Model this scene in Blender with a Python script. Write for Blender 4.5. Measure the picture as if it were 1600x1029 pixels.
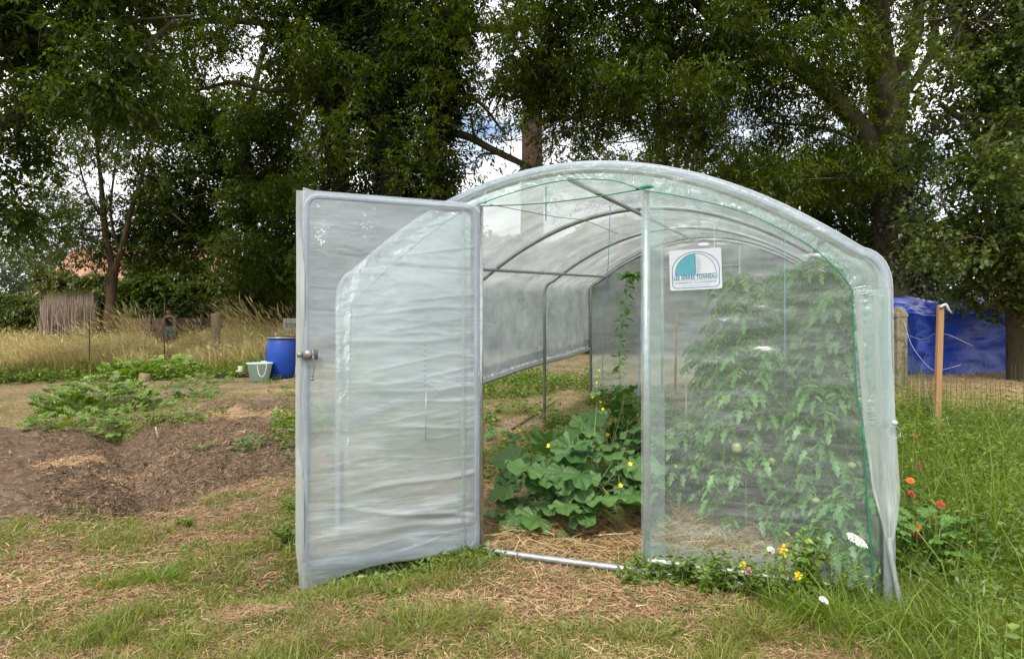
import bpy, math, random
import numpy as np
from math import radians, pi
rng = np.random.default_rng(7)
random.seed(7)
sc = bpy.context.scene
for o in list(bpy.data.objects): bpy.data.objects.remove(o)
C = sc.collection

# ------------------------------------------------------------ camera, sky, sun, exposure
EYE = 1.35
F = 1036.0          # focal length in pixels of the 1600 px wide photograph
HORIZ = 525.0
cam = bpy.data.cameras.new('camera'); camo = bpy.data.objects.new('camera', cam); C.objects.link(camo)
cam.sensor_width = 36; cam.lens = F/1600*36; cam.clip_end = 2000; cam.clip_start = .05
camo.location = (0, 0, EYE)
camo.rotation_euler = (radians(90 + math.degrees(math.atan((HORIZ-514.5)/F))), 0, 0)
sc.camera = camo
SUN_EL, SUN_AZ = 52, 205      # azimuth: compass style, 0 = +Y, clockwise
w = bpy.data.worlds.new('World'); sc.world = w; w.use_nodes = True
nt = w.node_tree; nt.nodes.clear()
def N(t, typ, **kw):
    n = t.nodes.new(typ)
    for k, v in kw.items(): setattr(n, k, v)
    return n
out = N(nt, 'ShaderNodeOutputWorld'); bg = N(nt, 'ShaderNodeBackground'); bg.inputs['Strength'].default_value = .12
sky = N(nt, 'ShaderNodeTexSky', sky_type='NISHITA'); sky.sun_disc = False
sky.sun_elevation = radians(SUN_EL); sky.sun_rotation = radians(SUN_AZ); sky.dust_density = 1.5
tc = N(nt, 'ShaderNodeTexCoord'); mp = N(nt, 'ShaderNodeMapping'); mp.inputs['Scale'].default_value = (1, 1, 2.2)
no = N(nt, 'ShaderNodeTexNoise'); no.inputs['Scale'].default_value = 3.1; no.inputs['Detail'].default_value = 6; no.inputs['Roughness'].default_value = .55
mp.inputs['Location'].default_value = (.35, .1, .2)
rp = N(nt, 'ShaderNodeValToRGB'); rp.color_ramp.elements[0].position = .30; rp.color_ramp.elements[1].position = .47
no2 = N(nt, 'ShaderNodeTexNoise'); no2.inputs['Scale'].default_value = 5; no2.inputs['Detail'].default_value = 5
rp2 = N(nt, 'ShaderNodeValToRGB'); rp2.color_ramp.elements[0].color = (6.6, 6.8, 7.3, 1); rp2.color_ramp.elements[1].color = (9.6, 9.5, 9.4, 1)
rp2.color_ramp.elements[0].position = .35; rp2.color_ramp.elements[1].position = .62
mx = N(nt, 'ShaderNodeMixRGB')
L = nt.links.new
L(tc.outputs['Generated'], mp.inputs['Vector']); L(mp.outputs[0], no.inputs['Vector']); L(no.outputs['Fac'], rp.inputs[0])
L(mp.outputs[0], no2.inputs['Vector']); L(no2.outputs['Fac'], rp2.inputs[0])
L(rp.outputs[0], mx.inputs[0]); L(sky.outputs[0], mx.inputs[1]); L(rp2.outputs[0], mx.inputs[2])
L(mx.outputs[0], bg.inputs['Color']); L(bg.outputs[0], out.inputs[0])
sun = bpy.data.lights.new('sun', 'SUN'); suno = bpy.data.objects.new('sun', sun); C.objects.link(suno)
sun.energy = 2.0; sun.angle = radians(10); sun.color = (1, .95, .86)
suno.rotation_euler = (radians(90-SUN_EL), 0, radians(180-SUN_AZ))
suno.rotation_euler = (radians(90-SUN_EL), 0, -radians(SUN_AZ)+pi)
sc.view_settings.view_transform = 'Standard'; sc.view_settings.look = 'None'
sc.view_settings.exposure = .82; sc.view_settings.gamma = 1
cy = sc.cycles
cy.max_bounces = 8; cy.diffuse_bounces = 3; cy.glossy_bounces = 3; cy.transmission_bounces = 5; cy.transparent_max_bounces = 16
cy.caustics_reflective = False; cy.caustics_refractive = False; cy.sample_clamp_indirect = 4

# ------------------------------------------------------------ maths helpers
P1 = np.array([-.203, 4.21]); P2 = np.array([.770, 3.80])
U = (P2-P1)/np.linalg.norm(P2-P1); V = np.array([-U[1], U[0]])
def hashf(ix, iy, iz, s):
    h = (ix*374761393 + iy*668265263 + iz*1274126177 + s*974711) & 0xffffffff
    h = ((h ^ (h >> 13))*1274126177) & 0xffffffff
    h = (h ^ (h >> 16)) & 0xffffff
    return h/float(0xffffff)
def vnoise(x, y, z=0., s=0):
    x, y, z = np.broadcast_arrays(np.asarray(x, float), np.asarray(y, float), np.asarray(z, float))
    ix, iy, iz = [np.floor(a).astype(np.int64) for a in (x, y, z)]
    fx, fy, fz = x-ix, y-iy, z-iz
    fx, fy, fz = [a*a*(3-2*a) for a in (fx, fy, fz)]
    r = 0
    for a in (0, 1):
        for b in (0, 1):
            for c in (0, 1):
                r = r + hashf(ix+a, iy+b, iz+c, s)*(fx if a else 1-fx)*(fy if b else 1-fy)*(fz if c else 1-fz)
    return r
def fbm(x, y, z=0., s=0, o=4):
    r = 0; a = .5; t = 0
    for k in range(o):
        r = r + a*vnoise(np.asarray(x)*2**k, np.asarray(y)*2**k, np.asarray(z)*2**k, s+k); t += a; a *= .5
    return r/t
def sstep(a, b, x):
    t = np.clip((np.asarray(x, float)-a)/(b-a), 0, 1); return t*t*(3-2*t)
def slope(x, y):
    s = (np.asarray(x, float)-P1[0])*V[0] + (np.asarray(y, float)-P1[1])*V[1]
    s = np.clip(s, 0, 16)
    return .0667*np.where(s < 8, s, 8 + (s-8) - (s-8)**2/16.)
def seg_d(x, y, a, b):
    a = np.asarray(a); b = np.asarray(b); d = b-a
    t = np.clip(((x-a[0])*d[0]+(y-a[1])*d[1])/(d@d), 0, 1)
    return np.hypot(x-a[0]-t*d[0], y-a[1]-t*d[1])
def base_pt(px, py):
    """where the line of sight of a photograph pixel meets the sloping ground"""
    k = (px-800)/F; m = (py-HORIZ)/F; d = 3.
    for _ in range(200):
        z = float(slope(k*d, d)); d += .5*((EYE-z)/m-d)
    return np.array([k*d, d])
BED = [base_pt(*p) for p in [(-80, 835), (240, 806), (340, 775), (480, 738), (480, 622), (330, 628), (270, 650), (200, 668), (-80, 672)]]
def inpoly(x, y, poly):
    r = np.zeros(np.shape(x), bool); n = len(poly)
    for i in range(n):
        (x1, y1), (x2, y2) = poly[i], poly[(i+1) % n]
        c = ((y1 > y) != (y2 > y)) & (x < (x2-x1)*(y-y1)/(y2-y1+1e-12)+x1); r ^= c
    return r
def polyd(x, y, poly):
    d = np.full(np.shape(x), 1e9)
    for i in range(len(poly)): d = np.minimum(d, seg_d(x, y, poly[i], poly[(i+1) % len(poly)]))
    return np.where(inpoly(x, y, poly), -d, d)
TR0, TR1 = base_pt(185, 668), base_pt(235, 790)
RG0, RG1 = base_pt(330, 715), base_pt(500, 690)
def bedmask(x, y): return sstep(.12, -.18, polyd(x, y, BED) + (fbm(x*1.7, y*1.7, 0, 5)-.5)*.7)
def gz(x, y):
    x = np.asarray(x, float); y = np.asarray(y, float)
    z = slope(x, y)
    near = sstep(24, 8, np.hypot(x, y))
    z = z + near*((fbm(x*.9, y*.9, 0, 11)-.5)*.09 + (fbm(x*5, y*5, 0, 12, 3)-.5)*.035)
    b = bedmask(x, y)
    z = z + b*((fbm(x*7, y*7, 0, 13, 4)-.5)*.13 + (fbm(x*2.5, y*2.5, 0, 14, 2)-.5)*.12 + .03)
    z = z - .22*np.exp(-(seg_d(x, y, TR0, TR1)/.24)**2) + .13*np.exp(-(seg_d(x, y, RG0, RG1)/.55)**2)
    fr = (x-P1[0])*V[0]+(y-P1[1])*V[1]; z = z - .03*sstep(.3, .0, np.abs(fr))*sstep(2.6, 2.2, np.abs((x-P1[0])*U[0]+(y-P1[1])*U[1]-.6))
    q = seg_d(x, y, np.array([-1.35, 3.72]), P1); z = z - .13*np.exp(-(q/.3)**2)*sstep(-.15, -.7, x)
    return z
def G(px, py, dz=0.):
    k = (px-800)/F; m = (py-HORIZ)/F; d = 3.
    for _ in range(120):
        z = float(gz(k*d, d)); d += .4*((EYE-z)/m-d)
    return np.array([k*d, d, float(gz(k*d, d))+dz])
def W(px, py, d): return np.array([(px-800)/F*d, d, EYE-(py-HORIZ)/F*d])
def FP(t, z, off=0.):   # point of the tunnel front: t metres right of the hinge post, off metres into the tunnel
    p = P1+U*t+V*off; return np.array([p[0], p[1], z])
def norm(v): v = np.asarray(v, float); return v/(np.linalg.norm(v, axis=-1, keepdims=True)+1e-12)

# ------------------------------------------------------------ materials
MATS = {}
def newmat(name):
    m = bpy.data.materials.new(name); m.use_nodes = True; m.node_tree.nodes.clear(); MATS[name] = m
    return m, m.node_tree
def rgb(c): return (c[0], c[1], c[2], 1)
def ramp(t, fac, stops):
    r = N(t, 'ShaderNodeValToRGB'); e = r.color_ramp.elements
    while len(e) < len(stops): e.new(.5)
    for i, (p, c) in enumerate(stops): e[i].position = p; e[i].color = rgb(c)
    t.links.new(fac, r.inputs[0]); return r.outputs[0]
def noisef(t, scale, detail=5, rough=.6, vec=None, sc3=None, coord='Object'):
    n = N(t, 'ShaderNodeTexNoise'); n.inputs['Scale'].default_value = scale; n.inputs['Detail'].default_value = detail; n.inputs['Roughness'].default_value = rough
    c = N(t, 'ShaderNodeTexCoord'); v = c.outputs[coord]
    if sc3:
        m = N(t, 'ShaderNodeMapping'); m.inputs['Scale'].default_value = sc3; t.links.new(v, m.inputs[0]); v = m.outputs[0]
    t.links.new(v, n.inputs['Vector']); return n.outputs['Fac']
def solid(name, cols, rough=.6, scale=6, metal=0., bump=.0, sc3=None, spec=.5, bscale=None, detail=5):
    m, t = newmat(name); o = N(t, 'ShaderNodeOutputMaterial'); p = N(t, 'ShaderNodeBsdfPrincipled')
    f = noisef(t, scale, detail, sc3=sc3)
    k = len(cols); stops = [(.32+.36*i/max(1, k-1), c) for i, c in enumerate(cols)]
    t.links.new(ramp(t, f, stops), p.inputs['Base Color'])
    p.inputs['Roughness'].default_value = rough; p.inputs['Metallic'].default_value = metal; p.inputs['Specular IOR Level'].default_value = spec
    if bump:
        b = N(t, 'ShaderNodeBump'); b.inputs['Strength'].default_value = bump; b.inputs['Distance'].default_value = .02
        t.links.new(noisef(t, bscale or scale*3, 5, sc3=sc3), b.inputs['Height']); t.links.new(b.outputs[0], p.inputs['Normal'])
    t.links.new(p.outputs[0], o.inputs[0]); return m
def leafmat(name, a, b, c=None, trans=.35, gloss=.05, rough=.4, cl=1.2, bump=0):
    """foliage: colour varies from leaf to leaf and in patches"""
    m, t = newmat(name); o = N(t, 'ShaderNodeOutputMaterial')
    g = N(t, 'ShaderNodeNewGeometry'); f = noisef(t, cl, 3)
    ad = N(t, 'ShaderNodeMath', operation='ADD'); ml = N(t, 'ShaderNodeMath', operation='MULTIPLY'); ml.inputs[1].default_value = .5
    t.links.new(g.outputs['Random Per Island'], ad.inputs[0]); t.links.new(f, ad.inputs[1]); t.links.new(ad.outputs[0], ml.inputs[0])
    st = [(.2, a), (.72, b)] + ([(.93, c)] if c else [])
    col = ramp(t, ml.outputs[0], st)
    d = N(t, 'ShaderNodeBsdfDiffuse'); tr = N(t, 'ShaderNodeBsdfTranslucent'); gl = N(t, 'ShaderNodeBsdfGlossy'); gl.inputs['Roughness'].default_value = rough
    h = N(t, 'ShaderNodeHueSaturation'); h.inputs['Hue'].default_value = .485; h.inputs['Saturation'].default_value = 1.15; h.inputs['Value'].default_value = 1.3
    t.links.new(col, h.inputs['Color']); t.links.new(col, d.inputs[0]); t.links.new(h.outputs[0], tr.inputs[0])
    m1 = N(t, 'ShaderNodeMixShader'); m1.inputs[0].default_value = trans; t.links.new(d.outputs[0], m1.inputs[1]); t.links.new(tr.outputs[0], m1.inputs[2])
    m2 = N(t, 'ShaderNodeMixShader'); m2.inputs[0].default_value = gloss; t.links.new(m1.outputs[0], m2.inputs[1]); t.links.new(gl.outputs[0], m2.inputs[2])
    if bump:
        bb = N(t, 'ShaderNodeBump'); bb.inputs['Strength'].default_value = bump; bb.inputs['Distance'].default_value = .01
        t.links.new(noisef(t, 60, 3), bb.inputs['Height'])
        for q in (d, gl): t.links.new(bb.outputs[0], q.inputs['Normal'])
    t.links.new(m2.outputs[0], o.inputs[0]); return m
def filmmat(name, milk, tint, rough=.13, wr=(1, 1, 1), wscale=5, bump=.5, gloss=1., albedo=(.77, .83, .84), vary=.35, back=.5, crease_glint=0., csc=(.5, .5, 7)):
    """polythene: clear film with a milky scatter, dust patches, crinkles and a Fresnel sheen"""
    m, t = newmat(name); o = N(t, 'ShaderNodeOutputMaterial')
    tp = N(t, 'ShaderNodeBsdfTransparent'); tp.inputs[0].default_value = rgb(tint)
    d = N(t, 'ShaderNodeBsdfDiffuse'); d.inputs[0].default_value = rgb(albedo); tl = N(t, 'ShaderNodeBsdfTranslucent'); tl.inputs[0].default_value = rgb(albedo)
    ms = N(t, 'ShaderNodeMixShader'); ms.inputs[0].default_value = back; t.links.new(d.outputs[0], ms.inputs[1]); t.links.new(tl.outputs[0], ms.inputs[2])
    f = noisef(t, 2.2, 6, .65, sc3=wr)
    mr = N(t, 'ShaderNodeMapRange'); mr.inputs['From Min'].default_value = .3; mr.inputs['From Max'].default_value = .7
    mr.inputs['To Min'].default_value = milk*(1-vary); mr.inputs['To Max'].default_value = milk*(1+vary); t.links.new(f, mr.inputs[0])
    mo_ = mr.outputs[0]
    if crease_glint:      # crease highlights of the stretched film, painted as thin milky white lines
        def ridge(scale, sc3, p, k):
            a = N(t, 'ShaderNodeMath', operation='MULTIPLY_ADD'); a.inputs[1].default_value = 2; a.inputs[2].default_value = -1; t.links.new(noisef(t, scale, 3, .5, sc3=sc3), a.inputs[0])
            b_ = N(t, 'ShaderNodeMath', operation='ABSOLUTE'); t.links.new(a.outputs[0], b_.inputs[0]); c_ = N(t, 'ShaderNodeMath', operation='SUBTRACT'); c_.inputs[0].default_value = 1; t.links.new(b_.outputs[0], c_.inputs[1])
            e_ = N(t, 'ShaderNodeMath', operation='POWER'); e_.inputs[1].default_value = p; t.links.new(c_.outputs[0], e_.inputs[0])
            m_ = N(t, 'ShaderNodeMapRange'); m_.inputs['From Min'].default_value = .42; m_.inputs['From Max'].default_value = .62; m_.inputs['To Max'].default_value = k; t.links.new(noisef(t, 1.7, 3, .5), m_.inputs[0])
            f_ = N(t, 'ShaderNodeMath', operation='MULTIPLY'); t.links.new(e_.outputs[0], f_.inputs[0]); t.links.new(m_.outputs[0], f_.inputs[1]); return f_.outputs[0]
        for r_ in (ridge(1.1, csc, 40, crease_glint), ridge(2.3, (csc[0]*.8, csc[1]*.8, csc[2]*1.3), 34, crease_glint*.7)):
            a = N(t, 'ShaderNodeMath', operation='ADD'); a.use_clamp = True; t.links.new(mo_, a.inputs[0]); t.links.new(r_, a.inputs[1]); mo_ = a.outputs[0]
    m1 = N(t, 'ShaderNodeMixShader'); t.links.new(mo_, m1.inputs[0]); t.links.new(tp.outputs[0], m1.inputs[1]); t.links.new(ms.outputs[0], m1.inputs[2])
    gl = N(t, 'ShaderNodeBsdfGlossy'); gl.inputs['Roughness'].default_value = rough; gl.inputs[0].default_value = (.95, .95, .95, 1)
    b = N(t, 'ShaderNodeBump'); b.inputs['Strength'].default_value = bump; b.inputs['Distance'].default_value = .03
    t.links.new(noisef(t, wscale, 4, .55, sc3=wr), b.inputs['Height'])
    t.links.new(b.outputs[0], gl.inputs['Normal'])
    fr = N(t, 'ShaderNodeFresnel'); fr.inputs[0].default_value = 1.5; t.links.new(b.outputs[0], fr.inputs['Normal'])
    fm = N(t, 'ShaderNodeMath', operation='MULTIPLY'); fm.inputs[1].default_value = gloss; fm.use_clamp = True; t.links.new(fr.outputs[0], fm.inputs[0])
    m2 = N(t, 'ShaderNodeMixShader'); t.links.new(fm.outputs[0], m2.inputs[0]); t.links.new(m1.outputs[0], m2.inputs[1]); t.links.new(gl.outputs[0], m2.inputs[2])
    t.links.new(m2.outputs[0], o.inputs[0]); return m

M_BARK = solid('bark', [(.035, .03, .018), (.075, .062, .04), (.05, .055, .022)], .9, 9, bump=1, sc3=(1, 1, .25), spec=.1)
M_BARKR = solid('reddish bark', [(.04, .028, .018), (.10, .065, .042), (.055, .055, .028)], .9, 7, bump=1, sc3=(1, 1, .25), spec=.1)
M_TWIG = solid('twig bark', [(.06, .05, .03), (.12, .10, .07)], .9, 12, spec=.1)
M_L_ASH = leafmat('ash leaves', (.025, .045, .005), (.095, .13, .014), (.20, .23, .035), trans=.42, gloss=.02, cl=.8)
M_L_DARK = leafmat('ivy leaves', (.010, .018, .006), (.032, .05, .012), (.05, .07, .02), trans=.15, gloss=.04)
M_L_MID = leafmat('maple leaves', (.025, .048, .007), (.09, .135, .02), (.19, .24, .04), trans=.42, gloss=.02, cl=.8)
M_L_PALE = leafmat('pale leaves', (.045, .07, .016), (.11, .15, .03), (.18, .21, .07), trans=.4, gloss=.03)
M_L_FAR = leafmat('far leaves', (.035, .06, .03), (.09, .12, .06), trans=.35)
M_L_YEL = leafmat('yellowing shrub leaves', (.05, .08, .015), (.14, .16, .03), (.26, .17, .05), trans=.35)
M_GRASS = leafmat('grass blades', (.10, .155, .025), (.28, .30, .06), (.54, .43, .2), trans=.35, gloss=.03, cl=1.5)
M_GRASSB = leafmat('bright grass blades', (.10, .17, .02), (.25, .34, .05), (.42, .42, .14), trans=.4, gloss=.03, cl=2)
M_DRY = leafmat('dry grass stalks', (.36, .31, .12), (.60, .51, .24), (.74, .66, .42), trans=.3, gloss=.02, cl=1)
M_STRAW = leafmat('straw', (.38, .26, .12), (.62, .46, .25), (.76, .62, .40), trans=.2, gloss=.04, cl=2)
M_STRAWR = leafmat('reddish dry litter', (.30, .17, .10), (.46, .30, .19), (.62, .47, .31), trans=.2, gloss=.02, cl=2)
M_WEED = leafmat('weed leaves', (.075, .145, .018), (.19, .29, .045), (.34, .40, .09), trans=.35, gloss=.05, cl=3)
M_CUC = leafmat('cucumber leaves', (.05, .125, .03), (.11, .215, .055), (.18, .29, .085), trans=.22, gloss=.045, rough=.42, cl=4, bump=.8)
M_TOM = leafmat('tomato leaves', (.07, .20, .04), (.18, .36, .08), (.42, .50, .12), trans=.35, gloss=.04, cl=3)
M_LETT = leafmat('lettuce leaves', (.12, .22, .03), (.24, .38, .06), (.33, .46, .10), trans=.35, cl=3)
M_STEM = solid('plant stem', [(.14, .2, .05), (.25, .3, .09)], .6)
M_STEMD = solid('dry plant stem', [(.35, .3, .14), (.5, .42, .22)], .7)
M_YEL = solid('yellow petals', [(.75, .5, .01), (.85, .65, .03)], .5, 20)
M_ORG = solid('orange petals', [(.62, .10, .004), (.72, .17, .006)], .6, 30)
M_RED = solid('red orange petals', [(.38, .015, .005), (.52, .045, .008)], .6, 30)
M_MAR = solid('maroon petals', [(.16, .01, .015), (.25, .02, .03)], .6, 30)
M_WHITE = solid('white florets', [(.7, .72, .62), (.85, .85, .78)], .7, 40)
M_PINK = solid('pink petals', [(.6, .2, .25), (.75, .38, .4)], .6, 30)
M_TOMF = solid('unripe tomato skin', [(.30, .36, .12), (.46, .48, .20)], .28, 5)
M_GALV = solid('galvanised steel', [(.42, .43, .44), (.62, .63, .64)], .38, 22, metal=.85, bump=.1)
M_GALVD = solid('dull galvanised steel', [(.30, .31, .32), (.46, .47, .48)], .42, 18, metal=.6)
M_GREEN = solid('green hem cord', [(.01, .13, .08), (.02, .2, .13)], .6)
M_BLUEC = solid('blue twine', [(.10, .3, .55), (.2, .42, .65)], .6)
M_WIRE = solid('thin dark wire', [(.03, .05, .04), (.08, .09, .07)], .5)
M_TWINE = solid('white twine', [(.5, .5, .48), (.7, .7, .66)], .7)
M_BARREL = solid('blue barrel plastic', [(.002, .032, .24), (.004, .05, .33)], .38, 3, bump=.08)
M_BLACK = solid('black plastic', [(.012, .012, .014), (.03, .03, .032)], .45)
M_TEAL = solid('aqua bucket plastic', [(.55, .80, .82), (.62, .86, .88)], .5, 5)
M_WOODP = solid('weathered post wood', [(.13, .095, .045), (.25, .19, .10), (.18, .15, .09)], .85, 12, bump=.7, sc3=(1, 1, .12))
M_CONC = solid('mossy concrete', [(.08, .10, .035), (.20, .17, .11), (.27, .22, .15)], .92, 12, bump=.8)
M_STAKE = solid('orange brown stake wood', [(.27, .13, .05), (.42, .24, .11)], .75, 10, bump=.4, sc3=(1, 1, .08))
M_TARP = solid('blue tarpaulin', [(.004, .028, .26), (.008, .06, .46)], .34, 4, bump=.5, bscale=9)
M_PANEL = solid('brown fence boards', [(.14, .085, .055), (.22, .14, .095)], .85, 6, sc3=(1, 1, 6))
M_REED = solid('reed', [(.25, .19, .13), (.45, .36, .27)], .9, 20, sc3=(3, 3, .2))
M_WALL = solid('pale render', [(.55, .52, .45), (.65, .62, .56)], .9, 3)
M_GLASS = solid('dark window glass', [(.02, .025, .03), (.05, .055, .06)], .15, 2)
M_SKIN = solid('skin', [(.42, .24, .17), (.5, .3, .22)], .6)
M_CLB = solid('black cotton', [(.008, .008, .009), (.02, .02, .022)], .9)
M_CLT = solid('pale teal denim', [(.16, .26, .24), (.24, .36, .33)], .9)
M_HAIR = solid('brown hair', [(.05, .03, .02), (.12, .07, .04)], .7)
M_LIME = solid('lime plastic', [(.28, .55, .03), (.36, .65, .05)], .4)
M_PURP = solid('purple plastic cloth', [(.2, .03, .13), (.34, .10, .24)], .6, 8)
M_CREAM = solid('cream plastic', [(.55, .48, .42), (.68, .6, .55)], .5)
M_SIGNW = solid('white sticker vinyl', [(.42, .45, .48), (.48, .51, .54)], .35, 3)
M_INK = solid('blue green ink', [(.008, .12, .18), (.012, .15, .22)], .5)
M_INKD = solid('navy ink', [(.02, .10, .22), (.03, .14, .28)], .5)
M_INKL = solid('light cyan ink', [(.09, .33, .40), (.12, .38, .45)], .5)
M_FILM = filmmat('clear polythene', .15, (.90, .98, .95), wscale=4, bump=.3, wr=(1, 1, 2.5), rough=.28, vary=.2, crease_glint=.13, csc=(.35, .35, 4.5))
M_FILMR = filmmat('polythene roof', .72, (.88, .93, .92), wscale=3, bump=.4, crease_glint=.2, csc=(1.2, .5, 3))
M_FILMB = filmmat('end wall polythene', .42, (.86, .94, .88), wscale=3, bump=.4)
M_FILMD = filmmat('polythene door film', .42, (.92, .96, .97), wscale=1.8, bump=.25, wr=(.7, .7, 2.2), gloss=1.5, rough=.2, vary=.3, crease_glint=.34, albedo=(.74, .83, .90))  # bluish albedo stands in for the sky mirrored in the door
M_FILMW = filmmat('doubled polythene hem', .22, (.87, .955, .935), wscale=12, bump=.7, gloss=.7, rough=.28, albedo=(.75, .86, .87))
M_FILMF = filmmat('hanging flap polythene', .55, (.84, .93, .90), wscale=5, bump=.35, gloss=.6, rough=.32, wr=(2, 2, .3), albedo=(.76, .84, .81))
M_FILMT = filmmat('gathered polythene', .62, (.82, .9, .86), wscale=14, bump=.9, gloss=1.2, wr=(1.5, 1.5, .25), albedo=(.74, .8, .77))
M_SLEEVE = filmmat('polythene round the tube', .36, (.85, .9, .95), wscale=20, bump=.5, gloss=.9, rough=.3, albedo=(.74, .82, .92), back=.2)

# brick & tile
def brickmat(name, c1, c2, mortar, scale, bw=.22, rh=.07):
    m, t = newmat(name); o = N(t, 'ShaderNodeOutputMaterial'); p = N(t, 'ShaderNodeBsdfPrincipled'); p.inputs['Roughness'].default_value = .9
    b = N(t, 'ShaderNodeTexBrick'); b.inputs['Color1'].default_value = rgb(c1); b.inputs['Color2'].default_value = rgb(c2); b.inputs['Mortar'].default_value = rgb(mortar)
    b.inputs['Scale'].default_value = scale; b.inputs['Brick Width'].default_value = bw*4; b.inputs['Row Height'].default_value = rh*4
    u = N(t, 'ShaderNodeTexCoord'); t.links.new(u.outputs['UV'], b.inputs['Vector'])
    mm = N(t, 'ShaderNodeMixRGB', blend_type='MULTIPLY'); mm.inputs[0].default_value = .6
    t.links.new(b.outputs[0], mm.inputs[1]); t.links.new(ramp(t, noisef(t, .8, 5), [(.3, (.5, .5, .5)), (.7, (1.1, 1.05, 1))]), mm.inputs[2])
    t.links.new(mm.outputs[0], p.inputs['Base Color']); t.links.new(p.outputs[0], o.inputs[0]); return m
M_BRICK = brickmat('chimney brick', (.042, .018, .012), (.065, .027, .018), (.045, .035, .03), 1)
M_TILE = brickmat('orange roof tiles', (.36, .17, .10), (.47, .25, .16), (.15, .08, .06), 1)

# ------------------------------------------------------------ mesh helpers
class MB:
    def __init__(s): s.v = []; s.f = []; s.n = 0; s.uv = []
    def add(s, v, f):
        v = np.asarray(v, float).reshape(-1, 3); f = np.asarray(f, np.int64)
        s.v.append(v); s.f.append(f+s.n); s.n += len(v); return s
    def build(s, name, mat, parent=None, smooth=True, **tags): return make(name, s.v, s.f, mat, parent, smooth, **tags)
def make(name, vs, fs, mat, parent=None, smooth=True, **tags):
    v = np.concatenate(vs).astype(np.float32); me = bpy.data.meshes.new(name)
    lt = []; idx = []
    for f in fs:
        if len(f) == 0: continue
        lt.append(np.full(len(f), f.shape[1], np.int32)); idx.append(f.ravel())
    lt = np.concatenate(lt); idx = np.concatenate(idx).astype(np.int32)
    me.vertices.add(len(v)); me.vertices.foreach_set('co', v.ravel())
    me.loops.add(len(idx)); me.loops.foreach_set('vertex_index', idx)
    me.polygons.add(len(lt)); st = np.concatenate([[0], np.cumsum(lt)[:-1]]).astype(np.int32)
    me.polygons.foreach_set('loop_start', st); me.polygons.foreach_set('loop_total', lt)
    me.polygons.foreach_set('use_smooth', np.full(len(lt), smooth))
    me.update(calc_edges=True)
    me.materials.append(mat)
    o = bpy.data.objects.new(name, me); C.objects.link(o)
    if parent is not None:
        o.parent = parent; o.matrix_parent_inverse = parent.matrix_basis.inverted()
    for k, val in tags.items():
        if val: o['category' if k == 'cat' else k] = val
    return o
def empty(name, loc, label, cat, group=None):
    o = bpy.data.objects.new(name, None); C.objects.link(o); o.location = tuple(float(a) for a in loc); o.empty_display_size = .1
    o['label'] = label; o['category'] = cat
    if group: o['group'] = group
    return o
def smoothpath(P, n=6):
    P = np.asarray(P, float)
    if len(P) < 3: 
        t = np.linspace(0, 1, n+1)[:, None]; return P[0]*(1-t)+P[1]*t
    Q = np.vstack([2*P[0]-P[1], P, 2*P[-1]-P[-2]]); out = []
    for i in range(1, len(Q)-2):
        p0, p1, p2, p3 = Q[i-1:i+3]
        for t in np.arange(n)/n:
            out.append(.5*((2*p1)+(-p0+p2)*t+(2*p0-5*p1+4*p2-p3)*t*t+(-p0+3*p1-3*p2+p3)*t**3))
    out.append(Q[-2]); return np.array(out)
def tube(mb, P, r, seg=8, n=0, wob=0., cap=True):
    P = np.asarray(P, float); r = np.broadcast_to(np.asarray(r, float), (len(P),)).astype(float)
    if n:
        k = len(P); P = smoothpath(P, n); r = np.interp(np.linspace(0, 1, len(P)), np.linspace(0, 1, k), r)
    T = norm(np.gradient(P, axis=0)); a = np.array([0, 0, 1.]) if abs(T[0, 2]) < .9 else np.array([1., 0, 0])
    X = norm(np.cross(T[0], a)); Xs = [X]
    for i in range(1, len(P)):
        X = X-T[i]*(X@T[i]); X = X/(np.linalg.norm(X)+1e-9); Xs.append(X)
    Xs = np.array(Xs); Ys = np.cross(T, Xs); th = np.linspace(0, 2*pi, seg, endpoint=False)
    rr = r[:, None]*np.ones(seg)
    if wob:
        rr = rr*(1+wob*(2*fbm(np.cos(th)[None]*1.5+3, np.sin(th)[None]*1.5+P[:, :1]*.7, P[:, 2:3]*1.2, int(abs(P[0, 0]*37)) % 97)-1))
    Vv = P[:, None]+rr[..., None]*(np.cos(th)[None, :, None]*Xs[:, None]+np.sin(th)[None, :, None]*Ys[:, None])
    m = len(P); i, j = np.meshgrid(np.arange(m-1), np.arange(seg), indexing='ij'); j2 = (j+1) % seg
    f = np.stack([i*seg+j, i*seg+j2, (i+1)*seg+j2, (i+1)*seg+j], -1).reshape(-1, 4)
    mb.add(Vv.reshape(-1, 3), f)
    if cap:
        n0 = mb.n-m*seg
        mb.f.append(np.array([[n0+(seg-1-q) for q in range(seg)]])); mb.f.append(np.array([[n0+(m-1)*seg+q for q in range(seg)]]))
    return mb
def box(mb, c, s, R=None):
    c = np.asarray(c, float); s = np.asarray(s, float)/2
    v = np.array([[x, y, z] for x in (-1, 1) for y in (-1, 1) for z in (-1, 1)])*s
    if R is not None: v = v@np.asarray(R).T
    mb.add(v+c, [[0, 1, 3, 2], [4, 6, 7, 5], [0, 4, 5, 1], [2, 3, 7, 6], [0, 2, 6, 4], [1, 5, 7, 3]]); return mb
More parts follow.
